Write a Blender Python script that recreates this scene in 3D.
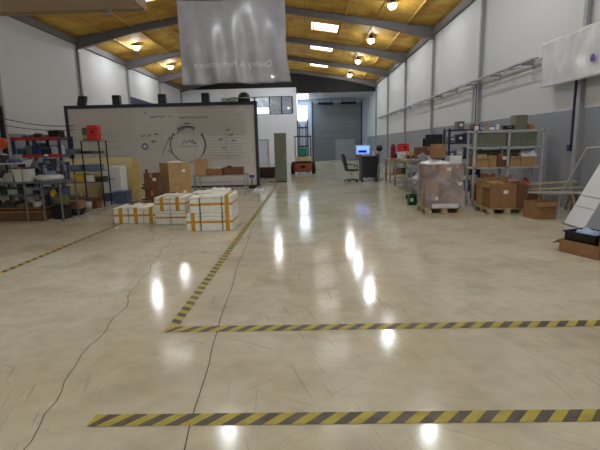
import bpy, bmesh, math, random
from mathutils import Vector, Matrix
from mathutils import noise as mnoise
random.seed(7)
for o in list(bpy.data.objects): bpy.data.objects.remove(o)
SC = bpy.context.scene
COL = SC.collection
PI = math.pi

# ------------------------------------------------------------------ camera
F_PX, PITCH, ROLL, YAW, CAM_H = 441.7, .1793, .0232, -.02, 1.638
cy, sy, cp, sp, cr, sr = (math.cos(YAW), math.sin(YAW), math.cos(PITCH),
                          math.sin(PITCH), math.cos(ROLL), math.sin(ROLL))
right = Vector((cy, -sy, 0)); fwd_h = Vector((sy, cy, 0))
fwd = fwd_h * cp + Vector((0, 0, -sp)); up = fwd_h * sp + Vector((0, 0, cp))
right2 = right * cr - up * sr; up2 = right * sr + up * cr
M = Matrix.Identity(4)
for i in range(3):
    M[i][0] = right2[i]; M[i][1] = up2[i]; M[i][2] = -fwd[i]
M[0][3], M[1][3], M[2][3] = 0, 0, CAM_H
cam = bpy.data.objects.new('camera', bpy.data.cameras.new('camera'))
cam.data.sensor_width = 36; cam.data.lens = F_PX / 600 * 36
cam.data.clip_end = 200; cam.data.clip_start = .05
cam.matrix_world = M
COL.objects.link(cam); SC.camera = cam

# ------------------------------------------------------------------ world, exposure
w = bpy.data.worlds.new('daylight'); SC.world = w; w.use_nodes = True
w.node_tree.nodes['Background'].inputs[0].default_value = (.75, .87, 1, 1)
w.node_tree.nodes['Background'].inputs[1].default_value = 1.0
SC.view_settings.view_transform = 'Standard'; SC.view_settings.look = 'None'
SC.view_settings.exposure = 0.55; SC.view_settings.gamma = 1
SC.view_settings.use_curve_mapping = False
LAMP_STRENGTH = 150
SKY_STRENGTH = 2.6

# ------------------------------------------------------------------ materials
def lin(c):
    return tuple(((v/255) / 12.92 if v/255 <= .04045 else ((v/255 + .055) / 1.055) ** 2.4) for v in c) + (1,)
MATS = {}
def mat(name, rgb, rough=.6, metal=0., var=.12, scale=6., emit=None, bump=0., rgb2=None, spec=.5, coat=0.):
    if name in MATS: return MATS[name]
    m = bpy.data.materials.new(name); m.use_nodes = True
    N = m.node_tree.nodes; L = m.node_tree.links; b = N['Principled BSDF']
    b.inputs['Roughness'].default_value = rough; b.inputs['Metallic'].default_value = metal
    b.inputs['Specular IOR Level'].default_value = spec
    b.inputs['Coat Weight'].default_value = coat
    tc = N.new('ShaderNodeTexCoord')
    n = N.new('ShaderNodeTexNoise'); n.inputs['Scale'].default_value = scale; n.inputs['Detail'].default_value = 5
    L.new(tc.outputs['Object'], n.inputs['Vector'])
    r = N.new('ShaderNodeValToRGB')
    c = lin(rgb); c2 = lin(rgb2) if rgb2 else tuple(x * (1 - var) for x in c[:3]) + (1,)
    hi = c if rgb2 else tuple(min(1, x * (1 + var)) for x in c[:3]) + (1,)
    r.color_ramp.elements[0].position = .3; r.color_ramp.elements[1].position = .7
    r.color_ramp.elements[0].color = c2; r.color_ramp.elements[1].color = hi
    L.new(n.outputs['Fac'], r.inputs['Fac']); L.new(r.outputs['Color'], b.inputs['Base Color'])
    if bump:
        bp = N.new('ShaderNodeBump'); bp.inputs['Strength'].default_value = bump; bp.inputs['Distance'].default_value = .02
        L.new(n.outputs['Fac'], bp.inputs['Height']); L.new(bp.outputs['Normal'], b.inputs['Normal'])
    if emit:
        b.inputs['Emission Color'].default_value = emit[0] + (1,); b.inputs['Emission Strength'].default_value = emit[1]
    MATS[name] = m; return m

def floor_material():
    m = bpy.data.materials.new('polished_concrete'); m.use_nodes = True
    N = m.node_tree.nodes; L = m.node_tree.links; b = N['Principled BSDF']
    tc = N.new('ShaderNodeTexCoord')
    def noise(scale, detail=6, vec=None, dist=0.):
        n = N.new('ShaderNodeTexNoise'); n.inputs['Scale'].default_value = scale
        n.inputs['Detail'].default_value = detail; n.inputs['Distortion'].default_value = dist
        L.new(vec or tc.outputs['Object'], n.inputs['Vector']); return n
    def ramp(src, stops):
        r = N.new('ShaderNodeValToRGB'); e = r.color_ramp.elements
        while len(e) < len(stops): e.new(.5)
        for k, (p, c) in enumerate(stops): e[k].position = p; e[k].color = c
        L.new(src, r.inputs['Fac']); return r
    def mix(kind, fac, a, bb):
        x = N.new('ShaderNodeMix'); x.data_type = 'RGBA'; x.blend_type = kind
        if isinstance(fac, float): x.inputs[0].default_value = fac
        else: L.new(fac, x.inputs[0])
        for s, v in ((6, a), (7, bb)):
            if isinstance(v, tuple): x.inputs[s].default_value = v
            else: L.new(v, x.inputs[s])
        return x.outputs[2]
    base = ramp(noise(.5, 6).outputs['Fac'], [(.3, lin((190, 182, 160))), (.5, lin((200, 194, 174))), (.7, lin((210, 206, 188)))])
    fine = ramp(noise(7, 8).outputs['Fac'], [(.3, (.82, .81, .79, 1)), (.6, (1, 1, 1, 1))])
    c = mix('MULTIPLY', .6, base.outputs['Color'], fine.outputs['Color'])
    # straight scratches and skid marks in several directions, only in some places
    for q, (ang, sc, th, st) in enumerate(((.5, .5, .67, .3), (-.75, .4, .67, .26), (1.25, .6, .66, .36), (2.3, .8, .67, .22), (1.5, .4, .66, .3))):
        m1 = N.new('ShaderNodeMapping'); m1.inputs['Rotation'].default_value = (0, 0, ang); m1.inputs['Location'].default_value = (q * 7.3, q * 3.1, 0)
        mp = N.new('ShaderNodeMapping'); mp.inputs['Scale'].default_value = (sc * 2.6, sc * 75, 1)
        L.new(tc.outputs['Object'], m1.inputs['Vector']); L.new(m1.outputs['Vector'], mp.inputs['Vector'])
        r = ramp(noise(1.0, 1, mp.outputs['Vector'], .1).outputs['Fac'], [(th, (0, 0, 0, 1)), (th + .05, (1, 1, 1, 1))])
        m2 = N.new('ShaderNodeMapping'); m2.inputs['Location'].default_value = (q * 11.3, 5 - q * 4.1, q)
        L.new(tc.outputs['Object'], m2.inputs['Vector'])
        mk = ramp(noise(.8, 3, m2.outputs['Vector']).outputs['Fac'], [(.47, (0, 0, 0, 1)), (.6, (st, st, st, 1))])
        f = mix('MULTIPLY', 1.0, r.outputs['Color'], mk.outputs['Color'])
        c = mix('MIX', f, c, lin((100, 92, 80)))
    # dirty patches
    d = ramp(noise(1.3, 10).outputs['Fac'], [(.5, (0, 0, 0, 1)), (.72, (.45, .45, .45, 1))])
    c = mix('MIX', d.outputs['Color'], c, lin((150, 136, 112)))
    L.new(c, b.inputs['Base Color'])
    rr = ramp(noise(2.5, 8).outputs['Fac'], [(.3, (.09, .09, .09, 1)), (.7, (.16, .16, .16, 1))])
    L.new(rr.outputs['Color'], b.inputs['Roughness'])
    b.inputs['Specular IOR Level'].default_value = .2
    bp = N.new('ShaderNodeBump'); bp.inputs['Strength'].default_value = .03; bp.inputs['Distance'].default_value = .01
    L.new(noise(3, 4).outputs['Fac'], bp.inputs['Height']); L.new(bp.outputs['Normal'], b.inputs['Normal'])
    return m

def roof_material():
    m = bpy.data.materials.new('stained_roof_boards'); m.use_nodes = True
    N = m.node_tree.nodes; L = m.node_tree.links; b = N['Principled BSDF']
    tc = N.new('ShaderNodeTexCoord'); n = N.new('ShaderNodeTexNoise'); n.inputs['Scale'].default_value = .8
    n.inputs['Detail'].default_value = 7; n.inputs['Distortion'].default_value = .8
    L.new(tc.outputs['Object'], n.inputs['Vector'])
    r = N.new('ShaderNodeValToRGB'); e = r.color_ramp.elements
    e[0].position = .3; e[0].color = lin((186, 134, 48)); e[1].position = .72; e[1].color = lin((236, 198, 96))
    x = e.new(.5); x.color = lin((218, 172, 68))
    L.new(n.outputs['Fac'], r.inputs['Fac'])
    br = N.new('ShaderNodeTexBrick'); br.inputs['Scale'].default_value = 1; br.inputs['Brick Width'].default_value = 1.2
    br.inputs['Row Height'].default_value = 3.0; br.inputs['Mortar Size'].default_value = .012; br.offset = .0
    br.inputs['Color1'].default_value = (1, 1, 1, 1); br.inputs['Color2'].default_value = (.72, .72, .72, 1); br.inputs['Mortar'].default_value = (.45, .4, .35, 1)
    L.new(tc.outputs['Object'], br.inputs['Vector'])
    mx = N.new('ShaderNodeMix'); mx.data_type = 'RGBA'; mx.blend_type = 'MULTIPLY'; mx.inputs[0].default_value = .8
    L.new(r.outputs['Color'], mx.inputs[6]); L.new(br.outputs['Color'], mx.inputs[7])
    L.new(mx.outputs[2], b.inputs['Base Color']); b.inputs['Roughness'].default_value = .75
    return m

def film_material(name, rgb, opacity, rough=.18, bump=.4, scale=5., spread=.12):
    m = bpy.data.materials.new(name); m.use_nodes = True
    N = m.node_tree.nodes; L = m.node_tree.links; b = N['Principled BSDF']
    b.inputs['Base Color'].default_value = lin(rgb); b.inputs['Roughness'].default_value = rough
    out = N['Material Output']; t = N.new('ShaderNodeBsdfTransparent'); mx = N.new('ShaderNodeMixShader')
    tc = N.new('ShaderNodeTexCoord'); n = N.new('ShaderNodeTexNoise'); n.inputs['Scale'].default_value = scale; n.inputs['Detail'].default_value = 4
    L.new(tc.outputs['Object'], n.inputs['Vector'])
    mr = N.new('ShaderNodeMapRange'); mr.inputs[1].default_value = .3; mr.inputs[2].default_value = .7
    mr.inputs[3].default_value = max(0, opacity - spread); mr.inputs[4].default_value = min(1, opacity + spread)
    L.new(n.outputs['Fac'], mr.inputs[0]); L.new(mr.outputs[0], mx.inputs[0])
    L.new(t.outputs[0], mx.inputs[1]); L.new(b.outputs[0], mx.inputs[2]); L.new(mx.outputs[0], out.inputs['Surface'])
    bp = N.new('ShaderNodeBump'); bp.inputs['Strength'].default_value = bump; bp.inputs['Distance'].default_value = .03
    L.new(n.outputs['Fac'], bp.inputs['Height']); L.new(bp.outputs['Normal'], b.inputs['Normal'])
    return m

white_wall = mat('white_wall_paint', (205, 207, 210), .7, var=.03, scale=.6)
dado = mat('grey_dado_paint', (138, 142, 152), .6, var=.05, scale=1)
steel = mat('dark_grey_steel_paint', (112, 108, 108), .55, var=.08, scale=2)
dark = mat('near_black_cladding', (24, 22, 24), .8, var=.2, scale=2)
colgrey = mat('column_grey_paint', (160, 161, 166), .6, var=.06)
galv = mat('galvanised_steel', (168, 170, 174), .38, .6, var=.12)
lightsteel = mat('light_grey_enamel', (188, 190, 192), .45, .1, var=.06)
card = mat('brown_cardboard', (146, 108, 72), .85, var=.1, scale=8)
card_dk = mat('dark_brown_cardboard', (112, 76, 54), .85, var=.12, scale=8)
card_lt = mat('tan_cardboard', (178, 146, 102), .85, var=.08, scale=8)
pack_tape = mat('brown_packing_tape', (170, 128, 84), .3, var=.05)
paper = mat('white_paper', (226, 226, 224), .7, var=.03)
polyst = mat('white_polystyrene', (236, 235, 228), .7, var=.06, scale=14)
ytape = mat('yellow_brown_tape', (196, 150, 40), .4, var=.18, scale=7)
black = mat('black_plastic', (22, 22, 24), .45, var=.2)
rubber = mat('black_rubber', (20, 20, 20), .8, var=.2)
leather = mat('black_leather', (26, 26, 28), .4, var=.2)
pine = mat('pale_pine_wood', (172, 158, 130), .7, var=.15, scale=9)
woodm = mat('brown_wood', (132, 92, 56), .6, var=.15, scale=7)
red = mat('red_plastic', (196, 40, 44), .45, var=.1)
orange_red = mat('red_beam_paint', (170, 44, 38), .55, var=.15)
blue_dk = mat('dark_blue_steel', (40, 50, 84), .5, var=.15)
blue_bin = mat('slate_blue_plastic', (74, 88, 120), .5, var=.12)
bluegrey = mat('blue_grey_plastic', (104, 118, 146), .5, var=.1)
green = mat('green_plastic', (16, 96, 56), .45, var=.15)
teal = mat('teal_vinyl', (30, 140, 128), .5, var=.1)
yellow = mat('yellow_plastic', (206, 170, 50), .5, var=.1)
cream = mat('cream_board', (210, 194, 146), .6, var=.05)
graygreen = mat('grey_green_enamel', (112, 116, 100), .5, var=.06)
filegreen = mat('dark_grey_green_file', (114, 119, 105), .7, var=.12)
whitep = mat('white_plastic', (222, 224, 228), .35, var=.03)
beige = mat('beige_enamel', (204, 190, 150), .5, var=.06)
rust = mat('rust_orange_iron', (140, 72, 46), .55, var=.15)
greyp = mat('grey_panel_laminate', (222, 225, 232), .35, var=.03, scale=2)
board_mat = mat('grey_white_board', (200, 195, 190), .55, var=.04, scale=.8)
ink = mat('dark_marker_ink', (98, 100, 114), .7, var=.2)
ink_lt = mat('faint_marker_ink', (168, 165, 162), .7, var=.15)
navy = mat('navy_frame_paint', (44, 46, 62), .5, var=.1)
glassm = mat('screen_blue', (40, 70, 190), .2, var=.2, scale=20, emit=((.12, .25, .9), 1.6))
lens_mat = mat('lamp_lens', (255, 255, 255), .3, emit=((.93, .975, 1.0), LAMP_STRENGTH))
skyl_mat = mat('translucent_skylight', (255, 255, 255), .5, emit=((.95, .98, 1.0), SKY_STRENGTH))
win_mat = mat('daylit_window_pane', (255, 255, 255), .5, emit=((.78, .9, 1.0), 6))
off_win = mat('daylit_office_window', (255, 255, 255), .5, emit=((.8, .9, 1.0), 1.6))
beam_board = mat('beige_chipboard', (160, 142, 118), .75, var=.06, scale=1.5)
shutter_m = mat('grey_green_shutter', (104, 110, 112), .5, .1, var=.05, scale=1)
tape_y = mat('hazard_yellow', (184, 172, 58), .55, rgb2=(156, 142, 64), scale=9)
tape_k = mat('hazard_black', (66, 60, 56), .5, rgb2=(100, 88, 72), scale=8)
joint_m = mat('dark_joint_filler', (88, 80, 70), .9, var=.2)
clutter = [mat('dull_grey_metal', (112, 114, 120), .45, .4, var=.15), mat('dull_blue_tool', (58, 76, 122), .5), mat('dark_machine', (46, 46, 50), .5),
           mat('off_white_part', (196, 196, 196), .5), mat('brown_part', (122, 82, 52), .7), mat('olive_part', (92, 92, 62), .7)]

# ------------------------------------------------------------------ mesh builder
class MB:
    def __init__(s): s.v = []; s.f = []; s.m = []
    def poly(s, pts, faces, k=0):
        b = len(s.v); s.v += [tuple(p) for p in pts]
        for f in faces: s.f.append(tuple(b + i for i in f)); s.m.append(k)
        return s
    def box(s, x0, x1, y0, y1, z0, z1, k=0, T=None):
        P = [Vector((x, y, z)) for z in (z0, z1) for y in (y0, y1) for x in (x0, x1)]
        if T: P = [T @ p for p in P]
        return s.poly(P, [(0, 2, 3, 1), (4, 5, 7, 6), (0, 1, 5, 4), (2, 6, 7, 3), (0, 4, 6, 2), (1, 3, 7, 5)], k)
    def prism(s, outline, axis, a, b, k=0):   # outline of 2D points extruded along an axis
        def P(u, v, t): return {'x': (t, u, v), 'y': (u, t, v), 'z': (u, v, t)}[axis]
        n = len(outline)
        return s.poly([P(u, v, a) for u, v in outline] + [P(u, v, b) for u, v in outline],
                      [tuple(range(n))[::-1], tuple(range(n, 2 * n))] + [(i, (i + 1) % n, n + (i + 1) % n, n + i) for i in range(n)], k)
    def tube(s, pts, r, n=8, k=0, r1=None):
        pts = [Vector(p) for p in pts]; rings = []
        for i, p in enumerate(pts):
            d = (pts[min(i + 1, len(pts) - 1)] - pts[max(i - 1, 0)]).normalized()
            a = d.orthogonal().normalized(); 
            if abs(d.z) < .95: a = d.cross(Vector((0, 0, 1))).normalized()
            b = d.cross(a); rr = r if r1 is None else r + (r1 - r) * i / (len(pts) - 1)
            rings.append([p + a * rr * math.cos(2 * PI * j / n) + b * rr * math.sin(2 * PI * j / n) for j in range(n)])
        V = [q for R in rings for q in R]; F = [tuple(range(n)), tuple(range(len(V) - n, len(V)))[::-1]]
        for i in range(len(rings) - 1):
            for j in range(n): F.append((i * n + j, (i + 1) * n + j, (i + 1) * n + (j + 1) % n, i * n + (j + 1) % n))
        return s.poly(V, F, k)
    def lathe(s, prof, n=16, c=(0, 0, 0), k=0, axis='z'):
        V = []
        for r, z in prof:
            for j in range(n):
                a = 2 * PI * j / n; p = (r * math.cos(a), r * math.sin(a), z)
                if axis == 'x': p = (p[2], p[0], p[1])
                if axis == 'y': p = (p[0], p[2], p[1])
                V.append((c[0] + p[0], c[1] + p[1], c[2] + p[2]))
        F = [tuple(range(n)), tuple(range(len(V) - n, len(V)))[::-1]]
        for i in range(len(prof) - 1):
            for j in range(n): F.append((i * n + j, i * n + (j + 1) % n, (i + 1) * n + (j + 1) % n, (i + 1) * n + j))
        return s.poly(V, F, k)
    def lump(s, x0, x1, y0, y1, z0, z1, k=0, amp=.2, seed=0, n=7):  # soft heap, flat underneath
        V = []; F = []
        for i in range(n + 1):
            for j in range(n + 1):
                u = i / n; v = j / n; e = min(1, 5 * min(u, 1 - u, v, 1 - v) + 0)
                h = (e ** .5) * (1 - amp + amp * 1.6 * mnoise.noise(Vector((u * 3 + seed, v * 3, seed * 1.7)))) if e > 0 else 0
                V.append((x0 + (x1 - x0) * u, y0 + (y1 - y0) * v, z0 + (z1 - z0) * max(.02, h)))
        b = len(V)
        for i in range(n):
            for j in range(n): F.append((i * (n + 1) + j, (i + 1) * (n + 1) + j, (i + 1) * (n + 1) + j + 1, i * (n + 1) + j + 1))
        V2 = [(x, y, z0) for (x, y, z) in V]
        F2 = [tuple(b + q for q in f[::-1]) for f in F]
        rim = [i * (n + 1) for i in range(n + 1)] + [n * (n + 1) + j for j in range(1, n + 1)] + [i * (n + 1) + n for i in range(n - 1, -1, -1)] + [j for j in range(n - 1, 0, -1)]
        F3 = [(rim[q], rim[(q + 1) % len(rim)], b + rim[(q + 1) % len(rim)], b + rim[q]) for q in range(len(rim))]
        return s.poly(V + V2, F + F2 + F3, k)
    def build(s, name, m, parent=None, bevel=0, smooth=False):
        me = bpy.data.meshes.new(name); me.from_pydata(s.v, [], s.f)
        for x in (m if isinstance(m, (list, tuple)) else [m]): me.materials.append(x)
        for p, k in zip(me.polygons, s.m): p.material_index = k
        if smooth:
            for p in me.polygons: p.use_smooth = True
        bm = bmesh.new(); bm.from_mesh(me); bmesh.ops.recalc_face_normals(bm, faces=bm.faces); bm.to_mesh(me); bm.free()
        o = bpy.data.objects.new(name, me); COL.objects.link(o)
        if parent: o.parent = parent
        if bevel:
            b = o.modifiers.new('bevel', 'BEVEL'); b.width = bevel; b.segments = 2; b.limit_method = 'ANGLE'
        return o

def tag(o, label, cat, group=None, kind=None):
    if label: o['label'] = label
    if cat: o['category'] = cat
    if group: o['group'] = group
    if kind: o['kind'] = kind
    return o
def thing(name, label, cat, loc=(0, 0, 0), rz=0, group=None):
    o = bpy.data.objects.new(name, None); COL.objects.link(o); o.empty_display_size = .1
    o.location = loc; o.rotation_euler = (0, 0, rz); return tag(o, label, cat, group)
def struct(name, mb, m, label=None, cat=None, parent=None, bevel=0):
    o = mb.build(name, m, parent, bevel)
    if not parent: tag(o, label, cat, None, 'structure')
    return o
def B(*a, **k): return MB().box(*a, **k)
def part(name, mb, m, parent, label=None, **k):
    o = mb.build(name, m, parent, **k)
    if label: o['label'] = label
    return o

# ------------------------------------------------------------------ the hall
XL, XR, Y0, YG, YB = -11.03, 6.16, -8.0, 40.26, 46.0
XM = (XL + XR) / 2; ZE, ZR = 6.95, 8.31
def roofz(x): return ZR - (ZR - ZE) * abs(x - XM) / (XR - XM)
struct('floor', B(XL - .3, XR + .3, Y0, YB + .3, -.2, 0), floor_material(), 'scuffed pale polished concrete floor', 'floor')
# roof with openings for the skylights
sky_holes = [(.36, 1.76, 12.9, 14.4), (.36, 1.76, 18.4, 19.9), (.36, 1.76, 24.3, 25.85), (.36, 1.76, 29.4, 30.9), (.36, 1.76, 35.6, 37.1), (-6.9, -5.5, 18.2, 19.7)]
rf = {-1: MB(), 1: MB()}
def roof_strip(x0, x1, y0, y1):
    rf[-1 if x1 <= XM + .01 else 1].poly([(x0, y0, roofz(x0)), (x1, y0, roofz(x1)), (x1, y1, roofz(x1)), (x0, y1, roofz(x0)),
             (x0, y0, roofz(x0) + .08), (x1, y0, roofz(x1) + .08), (x1, y1, roofz(x1) + .08), (x0, y1, roofz(x0) + .08)],
            [(0, 1, 2, 3), (7, 6, 5, 4), (0, 4, 5, 1), (1, 5, 6, 2), (2, 6, 7, 3), (3, 7, 4, 0)])
xs = [XL - .2, -6.9, -5.5, XM, .36, 1.76, XR + .2]
for a, b in zip(xs, xs[1:]):
    ys = [Y0]
    for h in sorted(sky_holes, key=lambda q: q[2]):
        if abs(h[0] - a) < .01: ys += [h[2], h[3]]
    ys += [YG + .2]
    for q in range(0, len(ys), 2): roof_strip(a, b, ys[q], ys[q + 1])
rmat = roof_material()
struct('ceiling', rf[-1], rmat, 'stained yellow roof lining, left slope', 'ceiling')
struct('ceiling', rf[1], rmat, 'stained yellow roof lining, right slope', 'ceiling')
for i, h in enumerate(sky_holes):
    t = MB(); x0, x1, y0, y1 = h
    t.poly([(x0, y0, roofz(x0) + .04), (x1, y0, roofz(x1) + .04), (x1, y1, roofz(x1) + .04), (x0, y1, roofz(x0) + .04),
            (x0, y0, roofz(x0) + .07), (x1, y0, roofz(x1) + .07), (x1, y1, roofz(x1) + .07), (x0, y1, roofz(x0) + .07)],
           [(0, 1, 2, 3), (7, 6, 5, 4), (0, 4, 5, 1), (1, 5, 6, 2), (2, 6, 7, 3), (3, 7, 4, 0)])
    struct('window_%d' % (i + 3), t, skyl_mat, 'bright translucent rooflight in the yellow roof', 'rooflight')
# walls
def dado_wall(name, x0, x1, label):
    t = MB(); t.box(x0, x1, Y0, YB + .2, 0, 2.3, 1); t.box(x0, x1, Y0, YB + .2, 2.3, 7.4, 0)
    struct(name, t, [white_wall, dado], label, 'wall')
dado_wall('wall_right', XR, XR + .2, 'white side wall with grey painted base on the right')
dado_wall('wall_left', XL - .2, XL, 'white side wall with grey painted base on the left')
struct('wall_front', B(XL, XR, Y0 - .2, Y0, 0, 8.5), white_wall, 'white wall behind the camera', 'wall')
# gable: office wall with window band and door, opening to annex on its right
gx = -.87
g = MB()
for (a, b, z0, z1) in ((XL, gx, 5.9, 6.62), (XL, -6.75, 4.35, 5.9), (-1.22, gx, 4.35, 5.9), (XL, gx, 2.12, 4.35), (XL, -4.45, 0, 2.12), (-3.5, gx, 0, 2.12)):
    g.box(a, b, YG, YG + .2, z0, z1)
struct('wall_back', g, mat('office_wall_paint', (226, 232, 244), .6, var=.02), 'white office wall below the gable', 'wall')
t = MB(); t.prism([(XL, 6.62), (gx, 6.62), (gx, 6.12), (XR, 6.12), (XR, ZE), (XM, ZR), (XL, ZE)], 'y', YG - .06, YG + .2)
struct('trim_1', t, dark, 'near black gable cladding under the roof', 'gable')
# office window band
t = MB()
t.box(-6.75, -1.22, YG - .02, YG + .1, 5.84, 5.9); t.box(-6.75, -1.22, YG - .02, YG + .1, 4.35, 4.41)
for x in (-6.75, -5.45, -4.62, -3.3, -2.25, -1.3): t.box(x, x + .12, YG - .02, YG + .1, 4.41, 5.84)
wf = struct('window_1', t, navy, 'band of dark framed office windows', 'window')
gm = film_material('clear_window_glass', (190, 200, 210), .16, .05, 0)
for x0, x1 in ((-6.63, -5.45), (-5.33, -4.62), (-4.5, -3.3), (-3.18, -2.25), (-2.13, -1.3)):
    part('pane', B(x0, x1, YG + .03, YG + .045, 4.41, 5.84), gm, wf)
part('blind', B(-3.1, -2.3, YG + .14, YG + .16, 4.6, 5.84), lightsteel, wf)
# office room behind the glass
t = MB(); t.box(-8, gx - .1, 43.4, 43.5, 3.2, 6.4); t.box(-8, gx - .1, YG + .2, 43.4, 3.1, 3.2); t.box(-8, gx - .1, YG + .2, 43.4, 6.3, 6.4)
t.box(-8.1, -8, YG + .2, 43.4, 3.2, 6.3)
struct('wall_office', t, white_wall, 'inner walls of the upstairs office', 'wall')
ol = thing('office_lamp', 'strip lamp on the ceiling of the upstairs office', 'lamp', (-4.2, 42.2, 6.2)); part('housing', B(-1.2, 1.2, -.1, .1, .04, .1), lightsteel, ol); part('tube', MB().tube([(-1.1, 0, .02), (1.1, 0, .02)], .02, 8), mat('lit_tube', (255, 255, 255), .4, emit=((.85, .93, 1.0), 40)), ol)  # lamp added to brighten the office interior
struct('window_2', B(-5.15, -3.5, 43.36, 43.4, 4.2, 5.2), off_win, 'small daylit window across the office', 'window')
t = MB(); t.box(-4.45, -3.5, YG + .03, YG + .12, 0, 2.12)
dr = struct('door_1', t, mat('pale_door_paint', (200, 210, 226), .5, var=.03), 'pale office door in grey frame', 'door')
t = MB(); t.box(-4.52, -4.42, YG - .03, YG + .2, 0, 2.2); t.box(-3.53, -3.43, YG - .03, YG + .2, 0, 2.2); t.box(-4.42, -3.53, YG - .03, YG + .2, 2.1, 2.2)
part('door_frame', t, galv, dr); part('handle', MB().tube([(-3.62, YG - .02, 1.0), (-3.62, YG - .02, 1.15)], .02), steel, dr)
part('handle_rose', B(-3.65, -3.59, YG, YG + .03, .98, 1.18), steel, dr)
# annex beyond the opening
t = MB(); t.box(gx, .62, YB, YB + .2, 0, 4.05); t.box(gx, -.86, YB, YB + .2, 4.05, 5.5); t.box(.05, .62, YB, YB + .2, 4.05, 5.5); t.box(gx, .62, YB, YB + .2, 5.5, 6.3)
t.box(.62, 5.52, YB, YB + .2, 5.72, 6.3); t.box(5.52, XR, YB, YB + .2, 0, 6.3)
struct('wall_annex', t, mat('annex_wall', (170, 180, 194), .6, var=.04), 'blue grey end wall of the annex', 'wall')
struct('wall_annex_side', B(gx - .1, gx, YG + .2, YB + .2, 0, 6.5), mat('annex_side_wall', (214, 220, 228), .6, var=.03), 'white side wall between annex and office', 'wall')
struct('window_11', B(-.86, .05, YB + .04, YB + .08, 4.05, 5.5), win_mat, 'very bright tall window at the far end', 'window')
t = MB(); t.box(.2, XR, YG + .2, YB + .2, 6.12, 6.2); t.box(gx - .1, .2, YG + .2, 41.2, 6.12, 6.2); t.box(gx - .1, .2, 45.4, YB + .2, 6.12, 6.2); t.box(gx - .1, -.8, 41.2, 45.4, 6.12, 6.2)
struct('ceiling_annex', t, mat('annex_ceiling', (176, 180, 184), .6, var=.03), 'flat pale grey annex ceiling', 'ceiling')
struct('window_12', B(-.8, .2, 41.2, 45.4, 6.14, 6.18), win_mat, 'bright rooflight in the annex ceiling', 'rooflight')
d2 = MB(); z = 0
while z < 5.7:
    d2.box(.62, 5.52, YB - .02, YB + .08, z + .006, min(5.72, z + .63)); z += .64
sh = struct('door_2', d2, shutter_m, 'tall grey green sectional loading door', 'door')
d3 = B(.62, 5.52, YB + .09, YB + .12, 0, 5.72); part('backing', d3, dado, sh)
t = MB(); t.box(.52, .66, YB - .1, YB, 0, 5.9); t.box(5.48, 5.62, YB - .1, YB, 0, 5.9)
part('door_frame', t, navy, sh)
part('wicket_door', B(2.9, 4.9, YB - .05, YB - .02, .05, 2.1), mat('pale_shutter_panel', (134, 141, 144), .5, var=.04), sh)
for x in (1.9, 4.2):
    t = MB(); t.box(x - .75, x + .75, YB - .6, YB - .15, 5.55, 5.75); t.tube([(x - .6, YB - .4, 5.74), (x - .6, YB - .4, 6.115)], .02); t.tube([(x + .6, YB - .4, 5.74), (x + .6, YB - .4, 6.115)], .02)
    tag(t.build('air_heater', dark), 'black air heater hung above the %s half of the loading door' % ('left' if x < 3 else 'right'), 'heater', 'air heaters above the loading door')
# steel frames
n = 2
for i, y in enumerate([-1.74 + 6 * k for k in range(-1, 8)]):
    if y > YG - .1: y = YG - .25
    for s, nm in ((-1, 'left'), (1, 'right')):
        X = XL if s < 0 else XR
        t = MB()
        # column (I section) against the wall
        for (a, b, c, d) in ((0, .015, -.06, .06), (.105, .12, -.06, .06), (.015, .105, -.006, .006)):
            xx = sorted((X - s * a, X - s * b)); t.box(xx[0], xx[1], y + c, y + d, 0, 6.5)
        struct('trim_%d' % n, t, colgrey, 'slim grey steel column on the %s wall' % nm, 'column'); n += 1
        t = MB()
        def dep(q):   # rafter depth at distance q from the wall
            return .56 - .26 * min(1, q / 2.8)
        qs = [0, 1.4, 2.8, abs(XM - X)]
        for q0, q1 in zip(qs, qs[1:]):
            xa, xb = X - s * q0, X - s * q1; za, zb = roofz(xa) - .012, roofz(xb) - .012
            for (w_, o0, o1) in ((.09, 0, .025), (.008, .02, None), (.09, None, 0)):
                if o0 is None: la, ha, lb, hb = za - dep(q0), za - dep(q0) + .025, zb - dep(q1), zb - dep(q1) + .025
                elif o1 is None: la, ha, lb, hb = za - dep(q0), za, zb - dep(q1), zb
                else: la, ha, lb, hb = za - o1, za, zb - o1, zb
                P = [(xa, la), (xb, lb), (xb, hb), (xa, ha)]
                t.prism(P, 'y', y - w_, y + w_)
        struct('trim_%d' % n, t, steel, 'dark grey haunched roof rafter, %s half' % nm, 'rafter'); n += 1
for X, s, nm in ((XL, 1, 'left'), (XR, -1, 'right')):   # eaves beams
    x = sorted((X, X + s * .14)); t = B(x[0], x[1], Y0, YG - .3, 6.6, 6.9)
    struct('trim_%d' % n, t, steel, 'dark eaves beam along the top of the %s wall' % nm, 'beam'); n += 1
# thin purlins
for k in range(1, 6):
    for s in (-1, 1):
        x = XM + s * k * 1.45
        z = roofz(x); t = B(x - .03, x + .03, Y0, YG - .2, z - .07, z - .005)
        struct('trim_%d' % n, t, mat('ochre_purlin', (196, 156, 84), .7), 'thin ochre purlin under the roof', 'purlin'); n += 1
# chipboard mezzanine front hanging at upper left
t = MB()
xs_ = [XL, -8.3, -5.9, -4.62, -3.75, -2.68]
for a, b in zip(xs_, xs_[1:]): t.box(a + .008, b - .008, 7.95, 8.02, 3.93, 5.2)
t.box(XL, -2.7, 6.6, 7.94, 3.96, 4.1)
mz = struct('trim_%d' % n, t, beam_board, 'beige chipboard front of a mezzanine at the upper left', 'mezzanine'); n += 1
part('seam', MB().box(XL, -2.7, 7.96, 8.0, 3.94, 5.15), woodm, mz)
part('pipe', MB().tube([(-3.31, 7.9, 5.2), (-3.31, 7.9, 3.88)], .055, 12), galv, mz)
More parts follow.
